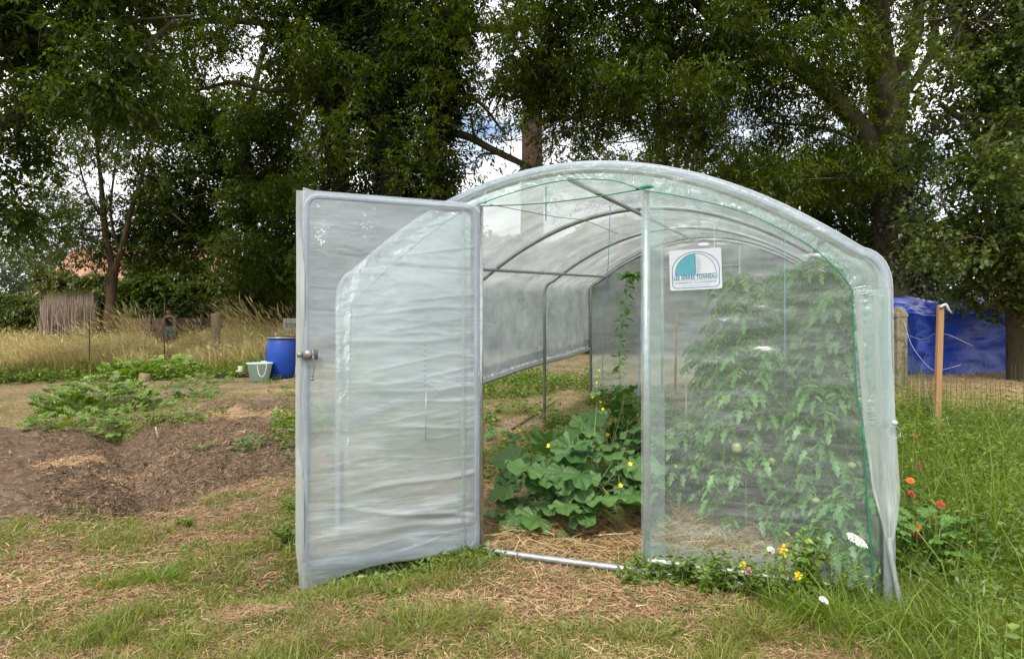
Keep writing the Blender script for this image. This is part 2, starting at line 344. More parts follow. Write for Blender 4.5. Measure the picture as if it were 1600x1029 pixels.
def lathe(mb, c, prof, seg=24):
    th = np.linspace(0, 2*pi, seg, endpoint=False); pr = np.asarray(prof, float)
    v = np.stack([pr[:, 0, None]*np.cos(th), pr[:, 0, None]*np.sin(th), np.broadcast_to(pr[:, 1, None], (len(pr), seg))], -1)+np.asarray(c)
    i, j = np.meshgrid(np.arange(len(pr)-1), np.arange(seg), indexing='ij'); j2 = (j+1) % seg
    mb.add(v.reshape(-1, 3), np.stack([i*seg+j, i*seg+j2, (i+1)*seg+j2, (i+1)*seg+j], -1).reshape(-1, 4)); return mb
def sheet(mb, Pg):
    a, b = Pg.shape[:2]; i, j = np.meshgrid(np.arange(a-1), np.arange(b-1), indexing='ij')
    mb.add(Pg.reshape(-1, 3), np.stack([i*b+j, i*b+j+1, (i+1)*b+j+1, (i+1)*b+j], -1).reshape(-1, 4)); return mb
def scatter(mb, tv, tf, pos, X, Y, Z, S):
    """copies of a small template: local axes X (length), Y (width), Z (up); S scale (n,) or (n,3)"""
    n = len(pos); S = np.asarray(S, float)
    if S.ndim == 1: S = np.repeat(S[:, None], 3, 1)
    tv = np.asarray(tv, float)
    v = pos[:, None]+tv[None, :, :1]*(X*S[:, :1])[:, None]+tv[None, :, 1:2]*(Y*S[:, 1:2])[:, None]+tv[None, :, 2:3]*(Z*S[:, 2:3])[:, None]
    tf = np.asarray(tf); f = tf[None]+(np.arange(n)*len(tv))[:, None, None]
    mb.add(v.reshape(-1, 3), f.reshape(-1, tf.shape[1])); return mb
def frames(D, jit=1., up=(0, 0, 1)):
    D = norm(D); n = len(D); a = np.broadcast_to(np.asarray(up, float), (n, 3))+rng.normal(0, 1, (n, 3))*.35*jit
    Y = norm(np.cross(a, D)); Z = np.cross(D, Y); return D, Y, Z
def rdir(n, zmin=-1, zmax=1):
    z = rng.uniform(zmin, zmax, n); t = rng.uniform(0, 2*pi, n); r = np.sqrt(1-z*z); return np.stack([r*np.cos(t), r*np.sin(t), z], 1)
LEAF_V = [(0, 0, 0), (.45, .5, .06), (1, 0, -.08), (.45, -.5, .06)]; LEAF_F = [[0, 1, 2, 3]]
LEAF6_V = [(0, 0, 0), (.3, .42, .1), (.7, .38, .06), (1, 0, -.12), (.7, -.38, .06), (.3, -.42, .1)]; LEAF6_F = [[0, 1, 2, 3], [0, 3, 4, 5]]

# ------------------------------------------------------------ ground
def grading(a, b, step, far, g=1.16):
    xs = list(np.arange(a, b+1e-6, step)); s = step; x = xs[-1]
    while x < far: s *= g; x += s; xs.append(x)
    s = step; x = xs[0]; pre = []
    while x > -far: s *= g; x -= s; pre.append(x)
    return np.array(pre[::-1]+xs)
gx = grading(-8, 7, .045, 420); gy = grading(2.2, 13, .045, 420)
X_, Y_ = np.meshgrid(gx, gy, indexing='ij')
Z_ = gz(X_, Y_)
def masks(x, y):
    """grass cover, straw cover, soil, all 0..1 and fixed in the ground"""
    x = np.asarray(x, float); y = np.asarray(y, float)
    bed = bedmask(x, y)
    s = (x-P1[0])*V[0]+(y-P1[1])*V[1]; t = (x-P1[0])*U[0]+(y-P1[1])*U[1]
    inside = sstep(-.05, .1, s)*sstep(-1.15, -1.0, t)*sstep(2.3, 2.2, t)*sstep(6.6, 6.3, s)
    g = fbm(x*1.3, y*1.3, 0, 31); g2 = fbm(x*4, y*4, 0, 32)
    g3 = fbm(x*9, y*9, 0, 33); grass = .24+.76*sstep(.41, .57, g*.4+g2*.35+g3*.25)
    grass = np.maximum(grass, sstep(1.9, 2.5, t)*sstep(11, 8, y))                       # right border
    grass = np.maximum(grass, sstep(3.45, 2.9, y)*sstep(.42, .55, g*.6+g2*.4)*.9)
    path = np.exp(-(((x-.35)/.75)**2+((y-3.45)/.33)**2))                                # worn patch before the door
    grass = grass*(1-.85*path)
    grass = grass*(1-bed*.96)
    # inside: straw mulch near, weeds deeper
    strawin = inside*sstep(2.6, 1.4, s+1.6*(g-.5))
    grass = grass*(1-inside)+inside*sstep(.9, 1.9, s)*sstep(.32, .5, g2)*.95*sstep(1.6, .6, t)
    straw = np.maximum(strawin, .5*np.maximum(.55*path, .5*sstep(.55, .7, fbm(x*1.1+9, y*1.1, 0, 41))))
    m1 = base_pt(405, 648); m2 = base_pt(120, 722); m3 = base_pt(420, 610); m4 = base_pt(215, 628)
    for c, a, b in ((m1, 1.0, .4), (m2, .35, .25), (m3, .6, .3), (m4, .4, .3)): 
        straw = np.maximum(straw, sstep(1.15, .6, np.hypot((x-c[0])/a, (y-c[1])/b)+(g2-.5)*.8)*.9)
    rr = sstep(2.7, 3.4, t)*sstep(7.6, 8.4, y)*sstep(14, 12, y); straw = np.maximum(straw, rr); grass = grass*(1-rr)
    grass = grass*(1-.8*np.clip(straw*(1-inside), 0, 1)*sstep(3.5, 4.5, y))
    soil = np.clip(np.maximum(bed*(1-straw), .0), 0, 1)
    return grass, straw, soil
mg, ms_, mo = masks(X_, Y_)
gb = MB(); sheet(gb, np.stack([X_, Y_, Z_], -1))
mgnd, t = newmat('garden ground'); o = N(t, 'ShaderNodeOutputMaterial'); p = N(t, 'ShaderNodeBsdfPrincipled'); p.inputs['Roughness'].default_value = .95; p.inputs['Specular IOR Level'].default_value = .15
at = N(t, 'ShaderNodeAttribute', attribute_name='cover'); sp = N(t, 'ShaderNodeSeparateColor'); t.links.new(at.outputs['Color'], sp.inputs[0])
fa = noisef(t, 14, 8, .7); fb = noisef(t, 55, 6, .7); fc = noisef(t, 3, 5, .6)
cdry = ramp(t, fa, [(.3, (.17, .13, .085)), (.5, (.31, .22, .15)), (.68, (.44, .33, .235))])
cgr = ramp(t, fa, [(.3, (.09, .09, .03)), (.5, (.17, .16, .06)), (.7, (.30, .25, .12))])
cst = ramp(t, fb, [(.35, (.18, .12, .065)), (.5, (.38, .26, .14)), (.66, (.54, .41, .25))])
cso = ramp(t, fa, [(.3, (.075, .050, .031)), (.5, (.15, .105, .067)), (.72, (.29, .215, .145))])
def mixc(a, b, f):
    m = N(t, 'ShaderNodeMixRGB'); t.links.new(a, m.inputs[1]); t.links.new(b, m.inputs[2]); t.links.new(f, m.inputs[0]); return m.outputs[0]
c = mixc(cdry, cgr, sp.outputs[0]); c = mixc(c, cst, sp.outputs[1]); c = mixc(c, cso, sp.outputs[2])
t.links.new(c, p.inputs['Base Color'])
b = N(t, 'ShaderNodeBump'); b.inputs['Strength'].default_value = 1; b.inputs['Distance'].default_value = .02; t.links.new(fb, b.inputs['Height'])
b2 = N(t, 'ShaderNodeBump'); b2.inputs['Strength'].default_value = .7; b2.inputs['Distance'].default_value = .05; t.links.new(fa, b2.inputs['Height']); t.links.new(b.outputs[0], b2.inputs['Normal'])
t.links.new(b2.outputs[0], p.inputs['Normal']); t.links.new(p.outputs[0], o.inputs[0])
ground = gb.build('ground', mgnd); ground['kind'] = 'structure'
ca = ground.data.color_attributes.new('cover', 'FLOAT_COLOR', 'POINT')
ca.data.foreach_set('color', np.stack([mg, ms_, mo, np.ones_like(mg)], -1).astype(np.float32).ravel())

# ------------------------------------------------------------ ground cover (uncountable: stuff)
def blades(mb, x, y, h, w, lean=.5, z=None, seg=2, az=None):
    n = len(x); z = gz(x, y)-.005 if z is None else z
    th = rng.uniform(0, 2*pi, n) if az is None else az; ld = np.stack([np.cos(th), np.sin(th), np.zeros(n)], 1)
    fa = rng.uniform(0, 2*pi, n); wd = np.stack([np.cos(fa), np.sin(fa), np.zeros(n)], 1)*(w/2)[:, None]
    P = np.stack([x, y, z], 1); ln = np.abs(rng.normal(lean, .3, n)) if np.isscalar(lean) else lean
    rows = []
    for k in range(seg+1):
        q = k/seg; pt = P+ld*(h*ln*q*q)[:, None]+np.array([0, 0, 1.])*(h*(q-.35*q*q*np.clip(ln, 0, 1.6)))[:, None]
        if k < seg: rows += [pt-wd*(1-.45*q), pt+wd*(1-.45*q)]
        else: rows += [pt]
    v = np.stack(rows, 1); m = v.shape[1]; base = (np.arange(n)*m)[:, None, None]
    q = np.array([[2*k, 2*k+1, 2*k+3, 2*k+2] for k in range(seg-1)]); tr = np.array([[2*seg-2, 2*seg-1, 2*seg]])
    n0 = mb.n; mb.v.append(v.reshape(-1, 3)); mb.n += n*m
    if seg > 1: mb.f.append((q[None]+base).reshape(-1, 4)+n0)
    mb.f.append((tr[None]+base).reshape(-1, 3)+n0)
def region(n, d0, d1, p0=-60, p1=1660, pw=1.):
    d = (d0**-pw+(d1**-pw-d0**-pw)*rng.random(n))**(-1/pw); px = rng.uniform(p0, p1, n); return (px-800)/F*d, d
def TS(x, y): return (x-P1[0])*U[0]+(y-P1[1])*U[1], (x-P1[0])*V[0]+(y-P1[1])*V[1]
def infoot(x, y):
    tt, ss = TS(x, y); return (tt > -1.1) & (tt < 2.3) & (ss > -.02) & (ss < 6.4)
gb = MB()
x, y = region(330000, 2.6, 12, pw=1.4); m = rng.random(len(x)) < masks(x, y)[0]*.9; x, y = x[m], y[m]
tt, ss = TS(x, y); tall = 1+1.0*sstep(1.7, 2.5, tt)*sstep(9, 7, y)
h = rng.gamma(3, .009, len(x))*tall*(1+1.2*sstep(.5, .7, fbm(x*2.2, y*2.2, 0, 61)))+.010
blades(gb, x, y, h, rng.uniform(.0022, .005, len(x))*(1+y*.05), .8)
gb.build('lawn_grass', M_GRASS, kind='stuff', label='short patchy green and yellowing grass over the garden ground')
gb = MB()
x, y = region(190000, 2.6, 13, pw=1.4); st = masks(x, y); m = rng.random(len(x)) < np.clip(st[1]*1.0+.04*(1-st[2]), 0, 1); x, y = x[m], y[m]
def straws(mb, x, y, l0=.03, l1=.16, lift=.02):
    n = len(x); L_ = rng.uniform(l0, l1, n)*rng.random(n)**.5*(1+.04*y)+.015; th = rng.uniform(0, 2*pi, n); D = np.stack([np.cos(th), np.sin(th), rng.normal(0, .22, n)], 1)
    D, Yv, Zv = frames(D); pos = np.stack([x, y, gz(x, y)+rng.random(n)*lift+.002], 1)-D*(L_/2)[:, None]
    tv = [(0, -.5, 0), (0, .5, 0), (.5, .5, .04), (.5, -.5, .04), (1, .4, 0), (1, -.4, 0)]; tf = [[0, 1, 2, 3], [3, 2, 4, 5]]
    scatter(mb, tv, tf, pos, D, Yv, Zv, np.stack([L_, rng.uniform(.0018, .0042, n)*(1+.12*y), L_], 1))
straws(gb, x, y, .02, .10)
x, y = P1[0]+0*np.zeros(1), P1[1]+np.zeros(1)
tt = rng.uniform(-.9, 1.9, 26000); ss = rng.gamma(2, 1.1, 26000); ss = ss[ss < 3.6]; tt = tt[:len(ss)]
q = P1+tt[:, None]*U+ss[:, None]*V; straws(gb, q[:, 0], q[:, 1], .05, .22, .06)
gb.build('straw_litter', M_STRAW, kind='stuff', label='loose golden straw mulch scattered over the ground and inside the tunnel')
gb = MB()
x, y = region(260000, 2.6, 14, pw=1.2); st = masks(x, y); m = (rng.random(len(x)) < (1-st[0])*(1-st[2])*.85+.12) & ~infoot(x, y); x, y = x[m], y[m]
straws(gb, x, y, .01, .075, .014)
gb.build('dry_litter', M_STRAWR, kind='stuff', label='short reddish brown dried grass clippings lying on bare ground')
# clods on the dug bed
gb = MB(); x, y = region(60000, 4.5, 10, 60, 500, pw=1.); m = rng.random(len(x)) < masks(x, y)[2]*.6; x, y = x[m], y[m]; n = len(x)
ov = [(1, 0, 0), (-1, 0, 0), (0, 1, 0), (0, -1, 0), (0, 0, 1), (0, 0, -1)]; of = [[0, 2, 4], [2, 1, 4], [1, 3, 4], [3, 0, 4], [2, 0, 5], [1, 2, 5], [3, 1, 5], [0, 3, 5]]
D, Yv, Zv = frames(rdir(n)); scatter(gb, ov, of, np.stack([x, y, gz(x, y)+.003], 1), D, Yv, Zv, np.where(rng.random((n, 1)) < .03, 2.8, 1)*rng.gamma(1.5, .0035, (n, 3))+.002)
gb.build('soil_clods', solid('dark soil clods', [(.065, .043, .026), (.14, .096, .062), (.29, .21, .14)], .95, 25, spec=.1), smooth=False, kind='stuff', label='dark crumbly clods on the freshly dug bed')
# broad-leaved weeds (ground cover)
def weedmass(mb, x, y, h, size=.05, per=9):
    n = len(x); k = n*per; i = np.repeat(np.arange(n), per); u = rng.random(k)
    D = rdir(k, -.1, .75); pos = np.stack([x, y, gz(x, y)], 1)[i]+np.stack([rng.normal(0, .035, k), rng.normal(0, .035, k), u*h[i]], 1)
    X, Yv, Zv = frames(D); s = size*rng.uniform(.5, 1.2, k)
    scatter(mb, LEAF6_V, LEAF6_F, pos, X, Yv, Zv, np.stack([s, s*rng.uniform(.4, .75, k), s], 1))
gb = MB()
tt = rng.uniform(-1.15, .12, 520); ss = rng.uniform(-.75, -.02, 520); q = P1+tt[:, None]*U+ss[:, None]*V
dd = seg_d(q[:, 0], q[:, 1], np.array([-1.2, 3.78]), P1); m = dd < .2; q = q[m]; weedmass(gb, q[:, 0], q[:, 1], rng.uniform(.02, .09, len(q)), .042)
tt = rng.uniform(1.0, 2.2, 260); ss = rng.normal(-.06, .07, 260); q = P1+tt[:, None]*U+ss[:, None]*V; weedmass(gb, q[:, 0], q[:, 1], rng.uniform(.03, .16, 260), .04)
tt = rng.uniform(-.95, .8, 1700); ss = rng.uniform(1.4, 6.2, 1700); q = P1+tt[:, None]*U+ss[:, None]*V; m = fbm(q[:, 0]*1.5, q[:, 1]*1.5, 0, 71) > .38; q = q[m]; weedmass(gb, q[:, 0], q[:, 1], rng.uniform(.04, .22, len(q)), .05)
x, y = region(420, 3, 13, pw=1.2); m = ~infoot(x, y) & (bedmask(x, y) < .5); weedmass(gb, x[m], y[m], rng.uniform(.01, .05, m.sum()), .03, 14)
tt = rng.uniform(-4.5, -1.15, 2600); ss = rng.uniform(1.5, 8.5, 2600); q = P1+tt[:, None]*U+ss[:, None]*V; m = (fbm(q[:, 0]*1.1, q[:, 1]*1.1, 0, 72) > .43) & (q[:, 0]/q[:, 1] > -.36) ; q = q[m]; weedmass(gb, q[:, 0], q[:, 1], rng.uniform(.04, .28, len(q)), .06)
px = rng.uniform(-60, 470, 420); d = rng.uniform(13.9, 15.6, 420); weedmass(gb, (px-800)/F*d, d, rng.uniform(.05, .35, 420), .10, 10)
x, y = region(700, 8.5, 14, 60, 480); m = fbm(x*.9, y*.9, 0, 75) > .5; weedmass(gb, x[m], y[m], rng.uniform(.02, .12, m.sum()), .05, 10)
gb.build('low_weeds', M_WEED, kind='stuff', label='low broad leaved weeds along the tunnel foot and under the open door')
gb = MB()   # right border
tt = 2.42+rng.gamma(2, .75, 1500); ss = rng.uniform(-1.0, 5.5, 1500); q = P1+tt[:, None]*U+ss[:, None]*V; gg = fbm(q[:, 0]*2, q[:, 1]*2, 0, 73); q = q[gg > .38]
weedmass(gb, q[:, 0], q[:, 1], rng.uniform(.05, .36, len(q)), .04, 11); q = q[fbm(q[:, 0]*1.9, q[:, 1]*1.9, 0, 78) > .56]; weedmass(gb, q[:, 0], q[:, 1], rng.uniform(.15, .42, len(q)), .06, 9)
tt = 2.42+rng.gamma(2, .75, 900); ss = rng.uniform(-1.0, 5.5, 900); q = P1+tt[:, None]*U+ss[:, None]*V; D_ = rdir(900*60, -.3, .9); i = np.repeat(np.arange(900), 60); ps = np.stack([q[:, 0], q[:, 1], gz(q[:, 0], q[:, 1])], 1)[i]+np.stack([rng.normal(0, .07, 54000), rng.normal(0, .07, 54000), rng.random(54000)*rng.uniform(.1, .42, 900)[i]], 1)
X, Yv, Zv = frames(D_); scatter(gb, LEAF_V, LEAF_F, ps, X, Yv, Zv, np.stack([rng.uniform(.02, .06, 54000), rng.uniform(.004, .011, 54000), np.full(54000, .02)], 1))
gb.build('border_weeds', M_WEED, kind='stuff', label='lush waist deep weeds and herbs in the border right of the tunnel')
gb = MB()
tt = 2.36+rng.gamma(2, .8, 7000); ss = rng.uniform(-1.0, 6.0, 7000); q = P1+tt[:, None]*U+ss[:, None]*V
hn = .25+1.3*sstep(.35, .65, fbm(q[:, 0]*1.6, q[:, 1]*1.6, 0, 76)); blades(gb, q[:, 0], q[:, 1], rng.gamma(6, .045, len(q))*hn, rng.uniform(.003, .008, len(q)), .55, seg=3)
gb.build('border_grass', M_GRASSB, kind='stuff', label='tall grass blades mixed through the weedy border right of the tunnel')
gb = MB()
tt = rng.uniform(1.75, 4.2, 16000); ss = rng.uniform(-.9, 3.5, 16000); q = P1+tt[:, None]*U+ss[:, None]*V; m = ~infoot(q[:, 0], q[:, 1]) & (rng.random(len(q)) < sstep(-.1, 0.1, q[:, 0]*0+tt-1.75-.9*sstep(-.4, -.9, ss)+.2)); q = q[m]
blades(gb, q[:, 0], q[:, 1], rng.gamma(5, .036, len(q)), rng.uniform(.004, .008, len(q)), .8, seg=3)
gb.build('long_grass', M_GRASSB, kind='stuff', label='long bright green grass at the right corner of the tunnel')
# tall dry meadow behind left
gb = MB()
n = 42000; d = rng.uniform(15.2, 25, n); px = rng.uniform(-80, 480, n); x = (px-800)/F*d
hh = (.35+.75*fbm(x*.5, d*.5, 0, 81))*rng.uniform(.6, 1.25, n)*(1-.55*np.exp(-((px-264)/28)**2))*(1-.35*sstep(15.2, 16, d)*0)
blades(gb, x, d, hh, rng.uniform(.010, .026, n), .45, seg=3, az=rng.normal(pi*.95, 1.1, n))
ii = rng.integers(0, n, 9000); hp = np.stack([x[ii], d[ii], gz(x[ii], d[ii])+hh[ii]*rng.uniform(.6, 1., 9000)], 1); X, Yv, Zv = frames(rdir(9000, .1, 1)+[-.7, 0, 0]); scatter(gb, LEAF_V, LEAF_F, hp, X, Yv, Zv, np.stack([rng.uniform(.08, .2, 9000), rng.uniform(.02, .04, 9000), np.full(9000, .1)], 1))
gb.build('meadow_grass', M_DRY, kind='stuff', label='tall straw coloured meadow grass behind the vegetable plot')
gb = MB(); n = 15000; d = rng.uniform(14.6, 20, n); px = rng.uniform(-80, 480, n); x = (px-800)/F*d; m = fbm(x*.6, d*.6, 0, 83) > .5; x, d = x[m], d[m]
blades(gb, x, d, rng.uniform(.2, .6, len(x)), rng.uniform(.01, .02, len(x)), .5, seg=2)
gb.build('meadow_green_grass', M_GRASS, kind='stuff', label='greener tufts among the dry meadow grass')
# seed-headed tall tussocks (countable)
def tussock(px, py, d, n, h, label, mat=M_DRY):
    x0 = (px-800)/F*d; z0 = float(gz(x0, d)); r = empty('meadow_tussock', (x0, d, z0), label, 'grass tussock', 'tall seeding grass tussocks behind the plot')
    mb = MB(); sp = MB()
    x = x0+rng.normal(0, .25, n); y = d+rng.normal(0, .2, n); hh = h*rng.uniform(.6, 1.05, n); az = rng.normal(pi*1.0, .35, n); ln = np.abs(rng.normal(.42, .15, n))
    for k in range(1): blades(mb, x, y, hh, np.full(n, .009), ln, seg=4, az=az, z=gz(x, y))
    tip = np.stack([x+np.cos(az)*hh*ln, y+np.sin(az)*hh*ln, gz(x, y)+hh*(1-.35*ln)], 1)
    D = norm(np.stack([np.cos(az)*2*ln, np.sin(az)*2*ln, 1-.7*ln], 1)); X, Yv, Zv = frames(D)
    scatter(sp, LEAF_V, LEAF_F, tip-D*.12, X, Yv, Zv, np.stack([np.full(n, .24), np.full(n, .02), np.full(n, .1)], 1))
    mb.build('stalks', mat, r); sp.build('seed_heads', M_DRY, r)
tussock(222, 0, 17.5, 170, 1.75, 'tall pale seeding grass tussock near the slim tree, leaning left')
tussock(312, 0, 18.5, 80, 1.3, 'shorter seeding grass tussock just left of the wooden post')
tussock(400, 0, 17.3, 200, 1.85, 'tallest seeding grass tussock between wooden post and blue barrel, leaning left')
tussock(452, 0, 17.6, 130, 1.6, 'seeding grass tussock behind the blue barrel')
tussock(150, 0, 18, 90, 1.3, 'sparse seeding grass tussock by the reed bundle')

# ------------------------------------------------------------ the tunnel
WC, HALF = .592, 1.673
def arch(n=60, inset=0., zleg=0.):
    a = HALF-inset; top = 2.365-inset; zs = 1.60
    xr = np.linspace(-(a-.06), a-.06, n); zr = top-.243*xr**2
    # rounded shoulder
    c0 = np.array([a, zs-.02]); c1 = np.array([a, zr[-1]+.0]); c2 = np.array([xr[-1]-.06, top-.243*(xr[-1]-.06)**2])
    tq = np.linspace(0, 1, 8)[:, None]; sh = (1-tq)**2*c0+2*tq*(1-tq)*np.array([a, zr[-1]+.02])+tq**2*c2
    m = np.abs(xr) < xr[-1]-.07
    mid = np.stack([xr[m], zr[m]], 1)[::-1]
    pts = np.vstack([[[a, zleg]], sh, mid, (sh*[-1, 1])[::-1], [[-a, zleg]]]); return pts[::-1]   # from left foot to right foot
def TP(w, z, s): # w measured from the tunnel axis, s into the tunnel, z above the sloping ground
    w = np.asarray(w, float); s = np.asarray(s, float); z = np.asarray(z, float)
    return np.stack(np.broadcast_arrays(P1[0]+U[0]*(w+WC)+V[0]*s, P1[1]+U[1]*(w+WC)+V[1]*s, z+.0667*np.clip(s, 0, 99)), -1)
LEN = 6.2
gh = empty('polytunnel', TP(0, 0, 0), 'clear polythene garden tunnel on a galvanised hoop frame with its door swung open', 'greenhouse')
for k, s in enumerate((0, 2.05, 4.1, LEN)):
    a = arch(inset=.02, zleg=-.05); mb = MB(); tube(mb, TP(a[:, 0], a[:, 1], s), .021 if k else .024, 10); mb.build('hoop', M_GALV if k == 0 else M_GALVD, gh)
for w_, z_ in ((0, 2.315), (-1.38, 1.87), (1.38, 1.87)):
    mb = MB(); tube(mb, TP([w_]*6, [z_-.02]*6, np.linspace(.02, LEN-.03, 6)), .017, 8); mb.build('purlin', M_GALVD, gh)
for t_ in (0., 1.056):
    mb = MB(); tube(mb, [FP(t_, -.04), FP(t_, 2.175+.0)], .021, 10); mb.build('door_post', M_GALV, gh)
mb = MB(); tube(mb, [FP(-.02, .008, -.02), FP(.5, .010, -.025), FP(1.06, .014, -.02)], .021, 10, n=4); tube(mb, [FP(1.06, .015, -.03), FP(1.6, .02, -.03), FP(2.2, .03, -.02)], .02, 10, n=4); mb.build('base_rail', M_GALVD, gh)
# rear frame members
mb = MB(); tube(mb, TP([-.55]*2, [0, 2.25], LEN), .02, 8); tube(mb, TP([.55]*2, [0, 2.25], LEN), .02, 8); tube(mb, TP([-.55, .55], [1.95, 1.95], LEN), .02, 8); mb.build('rear_door_post', M_GALVD, gh)
# roof film with folds that fan from the hoop shoulders
def roof(z_left, z_right, s0, s1, ns=150, off=.012):
    a = arch(90, inset=-.008)
    # resample by arclength from z_left on the left leg to z_right on the right leg
    a[0, 1] = z_left; a[-1, 1] = z_right
    d = np.concatenate([[0], np.cumsum(np.hypot(*np.diff(a, axis=0).T))]); q = np.linspace(0, d[-1], 190)
    w = np.interp(q, d, a[:, 0]); z = np.interp(q, d, a[:, 1]); s = np.linspace(s0, s1, ns)
    Wg, Sg = np.meshgrid(w, s, indexing='ij'); Zg = np.meshgrid(z, s, indexing='ij')[0]; Qg = np.meshgrid(q, s, indexing='ij')[0]
    hoop = np.min(np.abs(Sg[..., None]-np.array([0, 2.05, 4.1, LEN])), -1); loose = sstep(0, .5, hoop)
    sag = -.018*loose*sstep(0, .6, hoop)
    fan = 0
    for hs in (2.05, 4.1, 0, LEN):
        for side in (0, 1):
            wq = HALF if side else -HALF; dz = Zg-1.62; ds = Sg-hs
            ang = np.arctan2(dz, ds); r = np.hypot(dz, ds); near = np.exp(-((Wg-wq)/.9)**2)
            fan = fan+(1-np.abs(np.sin(ang*11+hs*3+2*fbm(r*2, ang*2, 0, 96))))**3*.03*np.exp(-r/.55)*sstep(.02, .2, r)*near
    wr = (fbm(Qg*2.2, Sg*1.1, 0, 91)-.5)*.03+(np.sin(Sg*9+3*fbm(Qg, Sg, 0, 92))*.003)+(fbm(Qg*7, Sg*3, 0, 93)-.5)*.01
    nx = np.gradient(z, q); nz = -np.gradient(w, q); nn = np.hypot(nx, nz)+1e-9     # outward normal
    nx, nz = -nx/nn, -nz/nn
    dsp = off+sag+(fan+wr)*loose
    Wg = Wg+nx[:, None]*dsp; Zg = Zg+nz[:, None]*dsp
    return TP(Wg, Zg, Sg)
mb = MB(); sheet(mb, roof(.80, .0, -.03, LEN+.03)); mb.build('roof_film', M_FILMR, gh)
# rolled side curtain on the left
s = np.linspace(-.02, LEN+.05, 120); mb = MB(); zr = .79+.012*np.sin(s*2.1); 
tube(mb, TP(-HALF-.005+0*s, zr-.055, s), .026, 10); mb.build('roll_bar', M_GALV, gh)
mb = MB(); zz = np.linspace(0, 1, 9)
Sg, Zg = np.meshgrid(s, zz, indexing='ij'); sheet(mb, TP(-HALF-.02-.022*np.sin(Zg*pi)-.012*(fbm(Sg*6, Zg*3, 0, 95)-.5), .735+.15*Zg+.012*np.sin(Sg*2.1)+.008*np.sin(Sg*17), Sg)); mb.build('rolled_curtain', M_FILMT, gh)
# front panels
def arch_z(w):
    a = arch(120); return np.interp(w, a[1:-1, 0], a[1:-1, 1])
def panel(w0, w1, z0, zfun, off, nx=70, nz=90, amp=.012, s0=99, sx=1.5, sz=5):
    w = np.linspace(w0, w1, nx); k = np.linspace(0, 1, nz); Wg, K = np.meshgrid(w, k, indexing='ij'); top = zfun(w)[:, None]; Z = z0+(top-z0)*K
    edge = sstep(0, .08, np.minimum(Wg-w0, w1-Wg)); D = amp*edge*(2*(fbm(Wg*sx, Z*sz, 0, s0)-.5)+.5*(fbm(Wg*sx*3, Z*sz*3, 0, s0+1)-.5)*2)
    if s0 == 98:
        for z1, sl, am, wd0 in ((1.40, .20, .006, .05), (1.66, .10, .004, .04)): D = D-am*edge*np.exp(-((Z-z1-sl*(Wg-1.0)-.01*np.sin(Wg*11))/wd0)**2)*np.exp(-((Wg-.95)/.5)**2)
        cz = fbm(Wg*2, Z*7-Wg*2, 0, 97, 3); D = D-.0022*edge*(1-np.abs(2*cz-1))**6
    return TP(Wg, Z, off+D)
azc = lambda w: arch_z(np.clip(w, -HALF+.04, HALF-.04))-.02
mb = MB(); sheet(mb, panel(1.056-WC-.01, HALF-.015, .02, azc, -.012, amp=.02, s0=98, nx=120, nz=240)); mb.build('front_film', M_FILM, gh, label='right front panel of clear film with a white sticker')
mb = MB(); sheet(mb, panel(-HALF+.015, -WC+.01, .02, azc, -.012, amp=.02)); mb.build('front_film', M_FILM, gh, label='left front panel of clear film behind the open door')
mb = MB(); sheet(mb, panel(-WC, 1.056-WC, 2.19, azc, -.008, nz=20, amp=.012)); mb.build('fanlight_film', M_FILM, gh)
# rear film with a darker doorway
mb = MB(); sheet(mb, panel(-HALF+.01, HALF-.01, .0, azc, LEN+.0, amp=.02)); mb.build('rear_film', M_FILMB, gh)
# bottom strip of doubled film along the foot of the right panel
w_ = np.linspace(1.056-WC+.0, HALF-.06, 60); Wg, K = np.meshgrid(w_, np.linspace(0, 1, 6), indexing='ij'); mb = MB(); sheet(mb, TP(Wg, .07+.12*K+.01*fbm(Wg*4, K, 0, 3), -.03-.012*fbm(Wg*6, K*2, 0, 4))); mb.build('foot_strip', M_FILMW, gh)
mb = MB(); tube(mb, [FP(1.07, .085, -.035), FP(1.6, .085, -.035), FP(2.12, .08, -.035)], .012, 8, n=5); mb.build('foot_clip', solid('white plastic clip', [(.7, .7, .7), (.8, .8, .8)], .4), gh)
# film strips doubled along both door posts
for t0, t1 in ((1.03, 1.09), (1.09, 1.165)):
    w_ = np.linspace(t0-WC, t1-WC, 6); Wg, K = np.meshgrid(w_, np.linspace(0, 1, 80), indexing='ij'); mb = MB(); sheet(mb, TP(Wg, .02+(2.16-.0)*K, -.028-.004*(t0 > 1.05)+.01*(fbm(Wg*20, K*14, 0, 7)-.5))); mb.build('post_strip', M_FILMW, gh)
# sleeve of film round the front hoop and crinkled lap down to the green cord
a = arch(90, inset=.0, zleg=.0); d = np.concatenate([[0], np.cumsum(np.hypot(*np.diff(a, axis=0).T))]); q = np.linspace(0, d[-1], 260)
wq = np.interp(q, d, a[:, 0]); zq = np.interp(q, d, a[:, 1])
mb = MB(); m = (zq > .02); tube(mb, TP(wq[m], zq[m], -.003), .030, 12, cap=False, wob=.2); mb.build('hoop_sleeve', M_SLEEVE, gh)
cord = np.array([(-HALF+.12, .55), (-HALF+.13, 1.45), (-HALF+.2, 1.62), (-.95, 2.0), (-.592, 2.17), (-.1, 2.27), (.25, 2.255), (.47, 2.175), (.65, 2.13), (.98, 2.02), (1.22, 1.885), (1.37, 1.77), (1.5, 1.61), (1.515, 1.5), (1.53, 1.1), (1.56, .9)])
cq = smoothpath(np.stack([cord[:, 0], cord[:, 1], 0*cord[:, 0]], 1), 10)[:, :2]
mc = np.linspace(0, 1, 900); ci = np.stack([np.interp(mc, np.linspace(0, 1, len(cq)), cq[:, i]) for i in (0, 1)], 1)
